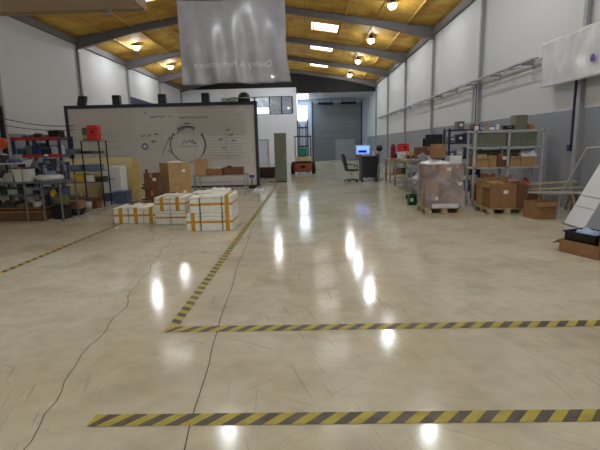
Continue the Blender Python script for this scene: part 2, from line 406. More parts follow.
# floor joints
def strip(pts, wd, y_z=.0012):
    t = MB(); V = []; F = []
    for i, p in enumerate(pts):
        d = (Vector(pts[min(i + 1, len(pts) - 1)]) - Vector(pts[max(0, i - 1)])).normalized(); nn = Vector((-d.y, d.x))
        for sg in (-1, 1): V.append((p[0] + nn.x * sg * wd, p[1] + nn.y * sg * wd, y_z))
    for i in range(len(pts) - 1): F.append((2 * i, 2 * i + 2, 2 * i + 3, 2 * i + 1))
    return t.poly(V, F)
def wob(a, b, k, amp, seed):
    r = []
    for i in range(k + 1):
        u = i / k; r.append((a[0] + (b[0] - a[0]) * u + amp * mnoise.noise(Vector((u * 4, seed, 0))) * min(1, 8 * u), a[1] + (b[1] - a[1]) * u))
    return r
struct('trim_%d' % n, strip(wob((-.66, 1.6), (-.86, 3.9), 12, .02, 1) + wob((-.87, 4), (-1.2, 9.5), 16, .05, 4), .004), joint_m, 'thin dark floor joint', 'joint'); n += 1
struct('trim_%d' % n, strip(wob((-1.45, 1.6), (-1.78, 2.9), 10, .08, 3) + wob((-1.8, 3.0), (-2.1, 5.2), 14, .16, 9) + wob((-2.15, 5.3), (-2.5, 8.0), 14, .12, 5), .0035), joint_m, 'wandering crack in the concrete floor', 'crack'); n += 1
struct('trim_%d' % n, strip(wob((3.3, 3.9), (3.25, 2.2), 12, .04, 7), .004), joint_m, 'short dark floor joint at the right', 'joint'); n += 1
# hazard tapes
def hazard(x0, y0, x1, y1, wd, label, period=.168, slant=.115, wear=0):
    t = MB(); d = Vector((x1 - x0, y1 - y0)); Lg = d.length; d.normalize(); nn = Vector((-d.y, d.x)); z = .0028
    def P(u, v):
        u = max(0, min(Lg, u)); return (x0 + d.x * u + nn.x * v, y0 + d.y * u + nn.y * v, z)
    u = -slant; k = 0
    while u < Lg:
        h = period / 2
        a, b = u, u + h
        if b + slant > 0:
            t.poly([P(a, -wd / 2), P(b, -wd / 2), P(b + slant, wd / 2), P(a + slant, wd / 2)], [(0, 1, 2, 3)], k % 2)
        u += h; k += 1
    o = t.build('hazard_tape', [tape_y, tape_k]); tag(o, label, 'floor tape', 'yellow and black floor tapes'); return o
hazard(-1.36, 2.435, 3.2, 2.43, .12, 'yellow and black hazard tape nearest the camera, across the floor')
hazard(-1.33, 3.79, 6.0, 3.79, .13, 'long yellow and black hazard tape across the middle of the floor')
hazard(-1.28, 3.88, -1.30, 19.6, .10, 'yellow and black tape running away from the tape corner to the far end', slant=.06)
hazard(-4.26, 4.6, -4.2, 9.7, .09, 'yellow and black tape running past the left racks to the taped white boxes', slant=.06)
hazard(-1.2, 10.3, 3.0, 10.3, .06, 'thin worn hazard tape far across the floor by the wrapped pallet', period=.2, slant=.06)

# ------------------------------------------------------------------ lamps
def high_bay(x, y, label, grp):
    zr = roofz(x); t = thing('high_bay_lamp', label, 'lamp', (x, y, 7.08 if x < -8 else 7.1), 0, grp)
    part('reflector', MB().lathe([(.06, .13), (.09, .13), (.2, .04), (.21, .02), (.19, .02), (.08, .11)], 20), lightsteel, t, smooth=True)
    part('lens', MB().lathe([(.001, -.15), (.07, -.14), (.13, -.09), (.165, -.02), (.16, .02), (.001, .02)], 20), lens_mat, t, 'glowing white globe')
    top = zr - 7.1 if x > -8 else zr - 7.08
    part('housing', MB().lathe([(.001, .12), (.07, .12), (.07, max(.14, min(.3, top - .02))), (.001, max(.14, min(.3, top - .02)))], 12), dark, t)
    if top > .3: part('hook', MB().tube([(0, 0, .28), (0, 0, top)], .01, 6), galv, t)
    return t
ordn = ['first', 'second', 'third', 'fourth', 'fifth', 'sixth', 'seventh', 'eighth', 'ninth', 'tenth', 'eleventh', 'twelfth']
for i, y in enumerate((-5.5, .3, 6.3, 12.2, 19.2, 25.3, 31.4, 37.4)):  # rearmost pair: unseen lamps added to raise the diffuse light
    lab = {4: 'glowing round lamp of the right row, nearest and highest in the picture', 5: 'glowing round lamp of the right row, second from the camera', 6: 'glowing round lamp of the right row, third from the camera', 7: 'glowing round lamp of the right row, farthest and smallest'}.get(i, ['rearmost lamp of the right row, behind the camera', 'lamp of the right row just beside the camera', 'lamp of the right row above the picture, over the nearest tapes', 'lamp of the right row above the picture, over the wrapped pallet'][min(i, 3)])
    high_bay(3.55, y, lab, 'high bay lamps of the right row')
for i, y in enumerate((-5.5, .3, 6.3, 12.25, 36.9)):  # the two nearest the camera are unseen, added as fill light
    high_bay(-2.6, y, ['rearmost lamp under the ridge, behind the camera', 'lamp under the ridge just above the camera', 'lamp under the ridge above the picture, over the floor tapes', 'lamp under the ridge above the picture, over the taped boxes', 'glowing lamp under the ridge near the far gable'][i], 'high bay lamps under the ridge')
for i, y in enumerate((-4, 5, 25.3, 31.4)):  # first pair out of view, added to fill the hall with light
    high_bay(-9.2, y, ['lamp of the left row behind the camera', 'lamp of the left row over the mezzanine', 'brightest round lamp of the left row beside the left wall', 'second round lamp of the left row, farther away'][i], 'high bay lamps of the left row')

# ------------------------------------------------------------------ hanging banner sheet
sheet_m = film_material('grey_banner_film', (160, 160, 166), .88, .28, .25, 2.2)
SX0, SX1, SY = -4.38, -.66, 16.2
sh = thing('hanging_sheet', 'large grey translucent banner hung from the roof, mirrored lettering showing through', 'banner', ((SX0 + SX1) / 2, SY, 3.82))
def sheet_mesh(wd, h, nx, nz, fn):
    t = MB(); V = []; F = []
    for j in range(nz + 1):
        for i in range(nx + 1):
            V.append(fn(i / nx, j / nz))
    for j in range(nz):
        for i in range(nx): F.append((j * (nx + 1) + i, j * (nx + 1) + i + 1, (j + 1) * (nx + 1) + i + 1, (j + 1) * (nx + 1) + i))
    return t.poly(V, F)
WS, HS = SX1 - SX0, 2.78
def fold(u, v):
    return (.07 * (1 - v) ** 1.5 * math.sin(u * 31 + 2.5 * v) + .05 * mnoise.noise(Vector((u * 3, v * 2.5, 3))) + .03 * math.sin(u * 9 + v * 5)
            + .12 * max(0, u - .85) / .15 * (1 - v) ** 2)
def sfn(u, v):
    return ((u - .5) * WS + (.14 * max(0, u - .9) / .1 * max(0, .35 - v) / .35), fold(u, v), v * HS - .02 * math.sin(u * 11) * (1 - v))
fb = part('film', sheet_mesh(WS, HS, 90, 40, sfn), sheet_m, sh, smooth=True)
fb.modifiers.new('thick', 'SOLIDIFY').thickness = .004
part('top_rail', MB().tube([(-WS / 2 - .05, 0, HS + .01), (WS / 2 + .05, 0, HS + .01)], .03, 10), steel, sh)
t = MB()
for x in (-WS / 2 + .1, WS / 2 - .1): t.tube([(x, 0, HS), (x, .05, roofz(x + (SX0 + SX1) / 2) - 3.82 - .28)], .008, 6)
part('rope', t, steel, sh)
cu = bpy.data.curves.new('letters', 'FONT'); cu.body = 'Quality & Performance'; cu.size = .36; cu.align_x = 'CENTER'; cu.extrude = .0
to = bpy.data.objects.new('letters_source', cu); COL.objects.link(to)
bpy.context.view_layer.update()
me = bpy.data.meshes.new_from_object(to.evaluated_get(bpy.context.evaluated_depsgraph_get()))
bpy.data.objects.remove(to)
wtxt = max(v.co.x for v in me.vertices) - min(v.co.x for v in me.vertices)
sc = 2.75 / wtxt
bm = bmesh.new(); bm.from_mesh(me); bmesh.ops.triangulate(bm, faces=bm.faces)
for _ in range(3): bmesh.ops.subdivide_edges(bm, edges=[e for e in bm.edges if e.calc_length() > .03], cuts=1)
bm.to_mesh(me); bm.free()
for v in me.vertices:      # the writing faces away from the camera, so it reads mirrored
    x = -v.co.x * sc; z = v.co.y * sc + .56; u = x / WS + .5; vv = z / HS
    v.co = (x - .02, fold(u, vv) - .02, z)
me.materials.clear(); me.materials.append(mat('pale_print', (208, 208, 212), .6, var=.02))
lo = bpy.data.objects.new('lettering', me); COL.objects.link(lo); lo.parent = sh

# glossy white banner on the right wall
bn = thing('wall_banner', 'glossy white vinyl banner stretched high along the right wall', 'banner', (5.86, 9.5, 2.88))
def bfn(u, v):
    y = (-2.6 + 4.75 * u)
    return (.03 * mnoise.noise(Vector((u * 6, v * 2, 8))) + .006 * math.sin(u * 30 + v * 6) * (1 - v), y - .12 * (1 - v) * u, v * (1.02 + .06 * u))
fb = part('vinyl', sheet_mesh(1, 1, 60, 20, bfn), film_material('white_vinyl', (222, 224, 230), .9, .16, .15, 3), bn, smooth=True)
fb.modifiers.new('thick', 'SOLIDIFY').thickness = .004
part('batten', B(.04, .12, -2.6, 2.0, .98, 1.0), lightsteel, bn)
pm = mat('purple_print', (96, 70, 150), .4)
t = MB(); t.lathe([(.001, 0), (.1, 0), (.1, .006), (.001, .006)], 16, axis='x'); t.lathe([(.1, -.002), (.13, -.002), (.13, .003), (.1, .003)], 16, axis='x')
lg = t.build('print_mark', pm, bn); lg.location = (-.05, -.0, .36); lg.scale = (1, .6, .6)

# cable tray along right wall
tr = thing('cable_tray', 'long grey cable tray on brackets along the right wall', 'cable tray', (6.0, 12.0, 3.66))
t = MB(); t.box(-.2, -.175, 0, 26, 0, .045); t.box(.06, .085, 0, 26, 0, .045)
part('rail', t, galv, tr)
for k in range(22): part('rung', B(-.17, .06, .3 + k * 1.18, .6 + k * 1.18, .0, .02), galv, tr)
for k in range(13):
    t = MB(); y = .6 + k * 2.05; t.box(-.2, .158, y, y + .04, -.05, -.005); t.box(.13, .158, y, y + .04, -.16, .1)
    part('bracket', t, galv, tr)
t = MB(); t.tube([(-.04, 0, .04), (-.05, 26, .04)], .016, 8)
part('cable', t, black, tr)
for i, (y, z0, z1, m_) in enumerate(((16.55, 1.95, 3.6, blue_dk), (16.9, 1.95, 3.6, galv), (10.52, 1.5, 3.0, blue_dk))):
    t = MB(); t.tube([(6.12, y, z0), (6.12, y, z1)], .03, 8); t.box(6.06, 6.159, y - .06, y + .06, z0 - .14, z0)
    tag(t.build('conduit_pipe', m_), ['dark conduit drop below the cable tray, left one of a pair', 'grey conduit drop below the cable tray, right one of a pair', 'blue conduit ending in a box below the wall banner'][i], 'conduit')

# ------------------------------------------------------------------ generic builders
def cbox(x, y, z, wx, wy, h, label, m=card, grp=None, rz=0, tape=True, lab=False, name='cardboard_box', cat='box'):
    t = thing(name, label, cat, (x, y, z), rz, grp)
    part('body', B(-wx / 2, wx / 2, -wy / 2, wy / 2, 0, h), m, t, bevel=.006)
    if tape:
        q = MB(); q.box(-.03, .03, -wy / 2 - .002, wy / 2 + .002, h, h + .003); q.box(-.03, .03, -wy / 2 - .004, -wy / 2 - .0, h * .72, h)
        part('packing_tape', q, pack_tape, t)
    if lab: part('paper_label', B(wx * .1, wx * .1 + .1, -wy / 2 - .004, -wy / 2 - .0005, h * .55, h * .55 + .08), paper, t)
    return t
def openbox(x, y, z, wx, wy, h, label, m=card, grp=None, rz=0, flaps=(.5, .5, .5, .5), lab=False, fill=None, ang=(35, 35, 35, 35)):
    t = thing('open_cardboard_box', label, 'box', (x, y, z), rz, grp); e = .008; a, b = wx / 2, wy / 2
    q = MB(); q.box(-a, a, -b, b, 0, e); q.box(-a, -a + e, -b, b, e, h); q.box(a - e, a, -b, b, e, h); q.box(-a + e, a - e, -b, -b + e, e, h); q.box(-a + e, a - e, b - e, b, e, h)
    part('body', q, m, t)
    # flaps: left, right, front, back; angle measured outwards from vertical
    for i, (fl, an) in enumerate(zip(flaps, ang)):
        if not fl: continue
        an = math.radians(an); L = fl * min(wx, wy); c, s_ = math.cos(an), math.sin(an)
        if i == 0: q = MB().prism([(-a, h), (-a + e, h), (-a + e - s_ * L, h + c * L), (-a - s_ * L, h + c * L)], 'y', -b, b)
        if i == 1: q = MB().prism([(a, h), (a - e, h), (a - e + s_ * L, h + c * L), (a + s_ * L, h + c * L)], 'y', -b, b)
        if i == 2: q = MB().prism([(-b, h), (-b + e, h), (-b + e - s_ * L, h + c * L), (-b - s_ * L, h + c * L)], 'x', -a, a)
        if i == 3: q = MB().prism([(b, h), (b - e, h), (b - e + s_ * L, h + c * L), (b + s_ * L, h + c * L)], 'x', -a, a)
        part('flap', q, m, t)
    if lab: part('paper_label', B(.0, .1, -b - .003, -b, h * .6, h * .6 + .08), paper, t)
    return t
def pallet(x, y, wx, wy, label, rz=0):
    t = thing('wooden_pallet', label, 'pallet', (x, y, 0), rz, 'wooden pallets')
    for k in range(3):
        yy = (-1, 0, 1)[k] * (wy / 2 - .05)
        part('runner', B(-wx / 2, wx / 2, yy - .05, yy + .05, 0, .02), pine, t)
        for xx in (-wx / 2 + .07, 0, wx / 2 - .07): part('block', B(xx - .07, xx + .07, yy - .045, yy + .045, .02, .10), pine, t)
    for k in range(3):
        xx = (-1, 0, 1)[k] * (wx / 2 - .05); part('stringer', B(xx - .05, xx + .05, -wy / 2, wy / 2, .10, .12), pine, t)
    for k in range(6):
        yy = -wy / 2 + .05 + k * (wy - .1) / 5; part('deck_board', B(-wx / 2, wx / 2, yy - .045, yy + .045, .12, .14), pine, t)
    return t
def rack(name, label, x0, x1, y0, y1, h, levels, m_post, m_shelf, cat='shelving', posts=None, tk=.035, pw=.025, brace=True, loc=None, back=True):
    t = thing(name, label, cat, ((x0 + x1) / 2, (y0 + y1) / 2, 0)); cx, cy_ = (x0 + x1) / 2, (y0 + y1) / 2
    for px in (posts or [x0 + pw, x1 - pw]):
        for py in ((y0 + pw, y1 - pw) if back else (y0 + pw,)):
            part('upright', B(px - cx - pw, px - cx + pw, py - cy_ - pw, py - cy_ + pw, 0, h), m_post, t)
    for z in levels: part('shelf', B(x0 - cx, x1 - cx, y0 - cy_, y1 - cy_, z - tk, z), m_shelf, t)
    return t

PAL = [('grey', clutter[0]), ('blue', clutter[1]), ('black', clutter[2]), ('white', clutter[3]), ('brown', clutter[4]), ('olive', clutter[5]),
       ('pale blue', bluegrey), ('tan', card_lt), ('silver', galv), ('red', red), ('yellow', yellow)]
def clutter_row(where, x0, x1, y, z, n, seed, hmin=.1, hmax=.3, dep=.15, pal=(0, 1, 2, 3, 4, 5, 6, 7, 8, 0, 2)):
    rr = random.Random(seed); cuts = [0.]
    for _ in range(n): cuts.append(cuts[-1] + rr.uniform(.6, 1.5))
    for i in range(n):
        a = x0 + (x1 - x0) * cuts[i] / cuts[-1]; b = x0 + (x1 - x0) * cuts[i + 1] / cuts[-1]; wd = (b - a) * .9
        cn, m_ = PAL[rr.choice(pal)]; cn2, m2 = PAL[rr.choice(pal)]; h = rr.uniform(hmin, hmax); kind = rr.choice(['box', 'tub', 'can', 'motor', 'coil', 'case', 'heap', 'box'])
        nm = {'box': 'parts_box', 'tub': 'plastic_tub', 'can': 'metal_can', 'motor': 'electric_motor', 'coil': 'cable_coil', 'case': 'tool_case', 'heap': 'cloth_heap'}[kind]
        t = thing(nm, '%s %s, %s from left %s' % (cn, nm.replace('_', ' '), ordn[i], where), nm.split('_')[1], ((a + b) / 2, y, z), 0, 'clutter ' + where)
        w2 = wd / 2; r = min(w2, dep)
        if kind == 'box':
            part('body', B(-w2, w2, -dep, dep, 0, h), m_, t, bevel=.008); part('lid', B(-w2 - .004, w2 + .004, -dep - .004, dep + .004, h - .03, h + .004), m2, t)
        elif kind == 'tub':
            part('tub', MB().poly([(-w2 * .85, -dep * .85, 0), (w2 * .85, -dep * .85, 0), (w2 * .85, dep * .85, 0), (-w2 * .85, dep * .85, 0), (-w2, -dep, h), (w2, -dep, h), (w2, dep, h), (-w2, dep, h)],
                 [(3, 2, 1, 0), (4, 5, 6, 7), (0, 1, 5, 4), (1, 2, 6, 5), (2, 3, 7, 6), (3, 0, 4, 7)]), m_, t, bevel=.006)
            part('contents', MB().lump(-w2 * .9, w2 * .9, -dep * .9, dep * .9, h + .001, h + .06, amp=.6, seed=seed + i, n=6), m2, t)
        elif kind == 'can':
            part('body', MB().lathe([(.001, 0), (r, 0), (r, h * .85), (r * .5, h), (.001, h)], 14), m_, t); part('cap', MB().lathe([(.001, h), (r * .4, h), (r * .4, h + .03), (.001, h + .03)], 10), m2, t)
        elif kind == 'motor':
            q = min(h / 2, dep); part('body', MB().lathe([(.001, -w2 * .8), (q * .7, -w2 * .8), (q, -w2 * .5), (q, w2 * .5), (q * .7, w2 * .8), (.001, w2 * .8)], 16, c=(0, 0, q + .02), axis='x'), m_, t)
            part('foot', B(-w2 * .6, w2 * .6, -q, q, 0, .03), m2, t); part('terminal_box', B(-w2 * .3, w2 * .3, -q * .5, q * .5, 2 * q, 2 * q + .06), m2, t)
        elif kind == 'coil':
            part('coil', MB().lathe([(r * .5, 0), (r, .0), (r, h * .4), (r * .5, h * .4), (r * .5, 0.001)], 18), m_, t); part('loose_end', MB().tube([(r * .9, 0, h * .4), (r * .3, -r * .4, h * .55), (-r * .5, 0, h * .42)], .012, 6), m2, t)
        elif kind == 'case':
            part('body', MB().prism([(-w2, 0), (w2, 0), (w2, h * .6), (w2 * .8, h * .75), (-w2 * .8, h * .75), (-w2, h * .6)], 'y', -dep, dep), m_, t, bevel=.006)
            part('handle', MB().tube([(-w2 * .4, 0, h * .75), (-w2 * .4, 0, h), (w2 * .4, 0, h), (w2 * .4, 0, h * .75)], .012, 6), m2, t)
        else:
            part('cloth', MB().lump(-w2, w2, -dep, dep, 0, h * .8, amp=.5, seed=seed * 3 + i, n=8), m_, t, smooth=True)

# ------------------------------------------------------------------ right: wrapped pallet
PX, PY = 3.12, 10.5
pallet(PX, PY, .86, .86, 'wooden pallet under the stack wrapped in clear film')
lv = 0.142
for L in range(3):
    for i in range(3):
        for j in range(2):
            h = .325
            cbox(PX - .27 + .27 * i, PY - .2 + .4 * j, lv + L * (h + .005), .265, .395, h,
                 'film wrapped brown box, %s row %s, %s layer, on the wrapped pallet' % (('front', 'rear')[j], ('left', 'middle', 'right')[i], ('bottom', 'middle', 'top')[L]),
                 [card_dk, card, card_dk][(i * 2 + L + j) % 3], 'boxes in the film wrapped stack', lab=(i + L) % 3 == 0)
ztop = lv + 3 * .33
def wrapfn(u, v):
    a = u * 4; k = int(a) % 4; f = a - int(a); X, Y_ = .42, .42
    P = [(-X + 2 * X * f, -Y_), (X, -Y_ + 2 * Y_ * f), (X - 2 * X * f, Y_), (-X, Y_ - 2 * Y_ * f)][k]
    d = .014 + .010 * mnoise.noise(Vector((P[0] * 5, P[1] * 5, v * 9))) + .006 * math.sin(v * 26 + P[0] * 6)
    r = Vector(P).normalized(); return (P[0] + r.x * d, P[1] + r.y * d, v * 1.0)
wr = thing('stretch_wrap', 'clear glossy stretch film wound round the pallet of brown boxes', 'plastic wrap', (PX, PY, .145))
part('film', sheet_mesh(1, 1, 96, 40, wrapfn), film_material('stretch_film', (230, 230, 236), .26, .14, .3, 3, .16), wr, smooth=True)
part('film_skirt', MB().box(-.3, .3, -.458, -.452, .0, .1), film_material('bunched_film', (235, 235, 238), .7, .15, .3, 6), wr)
t = MB().lump(PX - .40, PX + .12, PY - .39, PY + .39, ztop + .004, ztop + .13, amp=.4, seed=4, n=12)
tag(t.build('plastic_sheet', film_material('white_poly', (232, 234, 238), .88, .2, .6, 7), smooth=True), 'crumpled white plastic sheet on top of the wrapped stack, left side', 'plastic sheet')
cbox(PX - .08, PY - .02, ztop + .132, .28, .3, .32, 'single small brown box sitting on the white plastic atop the wrapped stack', card, lab=False)
cbox(PX + .275, PY - .05, ztop + .003, .27, .4, .17, 'low white carton lying on the right of the wrapped stack', whitep, name='white_carton', cat='carton', tape=False)

# second pallet with big open boxes
pallet(4.44, 10.25, .86, .86, 'wooden pallet under the big open brown boxes')
openbox(4.33, 10.05, .142, .58, .44, .54, 'large open brown box on the right pallet with a white label', card, lab=True, flaps=(.22, 0, 0, .3), ang=(150, 0, 0, 10))
openbox(4.745, 10.02, .142, .22, .40, .5, 'narrow open brown box at the right end of the pallet', card_dk, flaps=(0, .4, 0, .3), ang=(0, 40, 0, 15))
cbox(4.33, 10.47, .142, .58, .36, .62, 'tall closed brown box behind the large open box on the pallet', card_lt)
cbox(4.22, 10.05, .152, .28, .3, .57, 'small brown box standing up out of the large open box', card_lt, lab=False)
cbox(4.47, 10.0, .152, .2, .26, .52, 'brown box with a white label inside the large open box, right side', card, lab=True)
cbox(4.2, 10.42, .768, .26, .24, .12, 'flat brown box on top of the tall closed box', card_dk)
# open box with slanting rail right of pallet
openbox(4.9, 9.35, 0, .46, .42, .36, 'low open brown box on the floor between the pallet and leaning panel', card, rz=.1, flaps=(0, 0, .25, 0), ang=(0, 0, 150, 0))
t = MB().tube([(4.62, 9.2, .405), (5.1, 9.45, .42), (5.75, 9.9, .46)], .03, 8)
# shelving unit
SX, SXE, SYF, SYR = 4.12, 5.84, 11.15, 11.65
pst = [SX + .03, (SX + SXE) / 2, SXE - .03]
levels = [.14, .98, 1.48, 1.87]
rack('steel_shelving', 'light grey steel shelving of two bays against the right wall', SX, SXE, SYF, SYR, 1.9, levels, lightsteel, lightsteel, posts=pst)
for bay, (a, b) in enumerate(((SX + .07, pst[1] - .05), (pst[1] + .05, SXE - .08))):
    nf = 9 if bay == 0 else 8; wdt = (b - a) / 9
    for k in range(nf):
        x = a + k * wdt; t = thing('archive_file', '%s dark green file from the left in the %s bay of the steel shelving' % (ordn[k], ('left', 'right')[bay]), 'file', (x + wdt / 2, SYF + .22, 1.482), 0, 'archive files on the upper shelf')
        h = .325 + .008 * ((k * 7) % 3) / 2
        part('cover', B(-wdt / 2 + .003, wdt / 2 - .003, -.17, .17, 0, h), filegreen, t, bevel=.003)
        part('spine_ring', MB().lathe([(.006, 0), (.012, 0), (.012, .004), (.006, .004)], 8, c=(0, -.172, .06), axis='y'), galv, t)
for bay, (a, b) in enumerate(((SX + .07, pst[1] - .05), (pst[1] + .05, SXE - .08))):
    wdt = (b - a) / 7
    for k in range(7):
        t = thing('archive_file', '%s dark green file from the left behind the cartons on the middle shelf, %s bay' % (ordn[k], ('left', 'right')[bay]), 'file', (a + (k + .5) * wdt, SYF + .4, .982), 0, 'archive files on the middle shelf')
        part('cover', B(-wdt / 2 + .004, wdt / 2 - .004, -.045, .06, 0, .42), filegreen, t, bevel=.003)
        part('spine_label', B(-.02, .02, -.048, -.045, .3, .36), card_lt, t)
for k, (x, wx, h, kind) in enumerate(((4.36, .3, .3, 'o'), (4.62, .18, .26, 'c'), (4.83, .2, .3, 'c'), (5.165, .25, .3, 'o'), (5.49, .36, .22, 'c'))):
    lab = ['open tan box with yellowish bundles on the middle shelf, far left', 'tan carton beside the yellowish bundles on the middle shelf', 'brown carton against the middle upright on the middle shelf', 'open brown box right of the middle upright on the middle shelf', 'wide brown box under the white bag on the middle shelf'][k]
    if kind == 'o': openbox(x, SYF + .175, .982, wx, .29, h * .85, lab, [card_lt, card, card][k % 3], flaps=(.15, .15, .2, 0), ang=(10, 10, 130, 0))
    else: cbox(x, SYF + .175, .982, wx, .29, h * 1.1, lab, [card, card_lt, card_dk][k % 3], lab=k == 2)
for k in range(4):
    tag(B(4.25 + k * .06, 4.295 + k * .06, SYF + .06, SYF + .28, .992, 1.28 + .02 * (k % 2)).build('paper_bundle', cream, bevel=.01), '%s cream bundle from the left in the open tan box on the shelving' % ordn[k], 'bundle', 'cream bundles in the open box')
t = MB().lump(5.32, 5.72, SYF + .03, SYF + .33, 1.229, 1.42, amp=.35, seed=2, n=12)
tag(t.build('white_bag', whitep, smooth=True), 'soft white plastic bag on the middle shelf, right bay', 'bag')
for k, (x, wx, h, m_) in enumerate(((4.4, .34, .4, card_dk), (4.8, .3, .3, card), (5.15, .3, .42, card_dk), (5.55, .4, .3, card))):
    cbox(x, SYF + .25, .142, wx, .4, h, '%s brown box from the left on the bottom shelf of the steel shelving' % ordn[k], m_, 'boxes on the bottom shelf')
t = MB().lump(5.02, 5.3, SYF + .08, SYF + .4, .566, .8, amp=.4, seed=9, n=10)
tag(t.build('pink_bag', mat('dusty_pink_plastic', (186, 150, 156), .5), smooth=True), 'dusty pink plastic bag on a box on the bottom shelf', 'bag')
t = thing('red_canister', 'red canister on the bottom shelf right bay of the steel shelving', 'canister', (5.52, SYF + .2, .446))
part('body', MB().lathe([(.001, 0), (.09, 0), (.1, .02), (.1, .17), (.07, .21), (.001, .21)], 16), red, t, smooth=True); part('cap', MB().lathe([(.001, .21), (.03, .21), (.03, .24), (.001, .24)], 10), black, t)
# on top of shelving
zt = 1.903
t = thing('archive_cabinet', 'grey green box file standing on top of the shelving', 'box file', (5.3, SYF + .25, zt))
part('body', B(-.14, .14, -.15, .15, 0, .31), graygreen, t, bevel=.006); part('lid', B(-.145, .145, -.155, .155, .31, .335), filegreen, t)
tag(MB().lump(5.5, 5.66, SYF + .1, SYF + .35, zt, zt + .16, amp=.3, seed=6).build('brown_parcel', card, smooth=True), 'small crumpled brown parcel right of the box file on the shelving', 'parcel')
t = thing('black_case', 'black case with a white lid strip on top of the shelving', 'case', (5.0, SYF + .22, zt)); part('body', B(-.12, .12, -.12, .12, 0, .09), black, t, bevel=.01); part('handle', MB().tube([(-.05, -.12, .05), (-.05, -.15, .05), (.05, -.15, .05), (.05, -.12, .05)], .008, 6), galv, t)
for k, (x, wx, h, m_) in enumerate(((4.22, .1, .1, whitep), (4.36, .08, .07, galv), (4.47, .07, .12, card_lt), (4.6, .12, .06, whitep), (4.74, .06, .14, whitep), (4.84, .06, .09, clutter[0]))):
    t = thing('small_jar', '%s small pot from the left on top of the steel shelving' % ordn[k], 'pot', (x, SYF + .15, zt), 0, 'small pots on top of the shelving')
    part('body', MB().lathe([(.001, 0), (wx / 2, 0), (wx / 2, h * .8), (wx * .3, h), (.001, h)], 12), m_, t, smooth=False); part('lid', MB().lathe([(.001, h), (wx * .28, h), (wx * .28, h + .015), (.001, h + .015)], 12), black, t)

# boards and rails lying right of shelving
for k, (a, b, m_, lab) in enumerate((((5.0, 10.25, .5), (5.95, 9.5, .62), pine, 'pale timber plank lying across boxes below the shelving'),
                                    ((4.9, 10.0, .47), (5.85, 9.2, .53), lightsteel, 'long white metal rail lying in front of the timber plank'),
                                    ((5.15, 10.6, .60), (6.0, 9.95, .70), pine, 'second pale plank, behind and above the first'))):
    a, b = Vector(a), Vector(b); d = (b - a).normalized(); s_ = d.cross(Vector((0, 0, 1))).normalized(); u_ = s_.cross(d)
    q = MB(); wv, hv = (.06, .018) if k != 1 else (.035, .02)
    P = [p + s_ * wv * i + u_ * hv * j for p in (a, b) for (i, j) in ((-1, -1), (1, -1), (1, 1), (-1, 1))]
    q.poly(P, [(0, 1, 2, 3), (7, 6, 5, 4), (0, 4, 5, 1), (1, 5, 6, 2), (2, 6, 7, 3), (3, 7, 4, 0)])
    tag(q.build('plank' if k != 1 else 'metal_rail', m_), lab, 'plank' if k != 1 else 'rail')
t = thing('work_trestle', 'low wooden trestle holding planks near the right wall', 'trestle', (5.7, 10.2, 0))
part('top_beam', B(-.4, .4, -.05, .05, .38, .46), pine, t)
for sx_ in (-1, 1):
    for s2 in (-1, 1): part('leg', MB().prism([(s2 * .02, .38), (s2 * .07, .38), (s2 * .22, 0), (s2 * .17, 0)], 'x', sx_ * .34 - .03, sx_ * .34 + .03), pine, t)
cbox(5.2, 10.72, 0, .6, .35, .44, 'brown box on the floor under the planks below the shelving', card_dk)
# leaning panels
pn = thing('leaning_panel', 'large white laminate panel leaning on the right wall', 'panel', (4.97, 8.58, 0))
tilt = math.atan2(.6, 1.17)
Tm = Matrix.Rotation(tilt, 4, 'Y')
def Tb(x0, x1, y0, y1, z0, z1): return B(x0, x1, y0, y1, z0, z1, T=Tm)
part('face', Tb(0, .035, -.62, 0, .03, 2.2), greyp, pn, bevel=.004)
part('bottom_rail', Tb(-.01, .05, -1.5, .03, 0, .03), galv, pn, 'bare metal bottom rail')
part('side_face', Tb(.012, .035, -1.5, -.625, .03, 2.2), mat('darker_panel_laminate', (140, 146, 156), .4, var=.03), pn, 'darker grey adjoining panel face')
part('groove', Tb(-.003, .002, -.6, -.02, .62, .64), galv, pn)
part('groove', Tb(-.003, .002, -.6, -.02, .40, .415), galv, pn)
t = thing('trestle_frame', 'thin white metal frame standing behind the leaning panel', 'frame', (5.62, 9.2, 0))
part('diagonal', MB().tube([(-.12, .5, .45), (.0, -.1, 1.45)], .014, 8), lightsteel, t)
part('crossbar', MB().tube([(.0, -.1, 1.45), (.35, -.5, 1.48)], .014, 8), lightsteel, t)
part('leg', MB().tube([(-.12, .5, 0), (-.12, .5, .45)], .014, 8), lightsteel, t)
part('leg', MB().tube([(.35, -.5, 0), (.35, -.5, 1.48)], .014, 8), lightsteel, t)
# open box at the right edge with black tray
bx = openbox(4.04, 6.25, 0, .6, .5, .19, 'low open brown box at the right edge holding a black tray', card, rz=-1.2, flaps=(.3, .42, 0, 0), ang=(125, 4, 0, 0))
t = thing('black_tray', 'black plastic tray with pale blue film inside the low open box', 'tray', (4.05, 6.27, .012), -1.2)
q = MB(); q.box(-.26, .2, -.2, .2, 0, .01); q.box(-.26, -.245, -.2, .2, .01, .3); q.box(.185, .2, -.2, .2, .01, .3); q.box(-.245, .185, -.2, -.185, .01, .3); q.box(-.245, .185, .185, .2, .01, .3)
part('tub', q, black, t); part('blue_film', MB().lump(-.2, .18, -.1, .18, .25, .37, amp=.4, seed=5, n=10), mat('pale_blue_film', (150, 170, 214), .3), t, smooth=True)
part('tub_lip', MB().box(-.28, -.26, -.22, .22, .285, .305).box(.2, .22, -.22, .22, .285, .305).box(-.26, .2, -.22, -.2, .285, .305).box(-.26, .2, .2, .22, .285, .305), black, t)

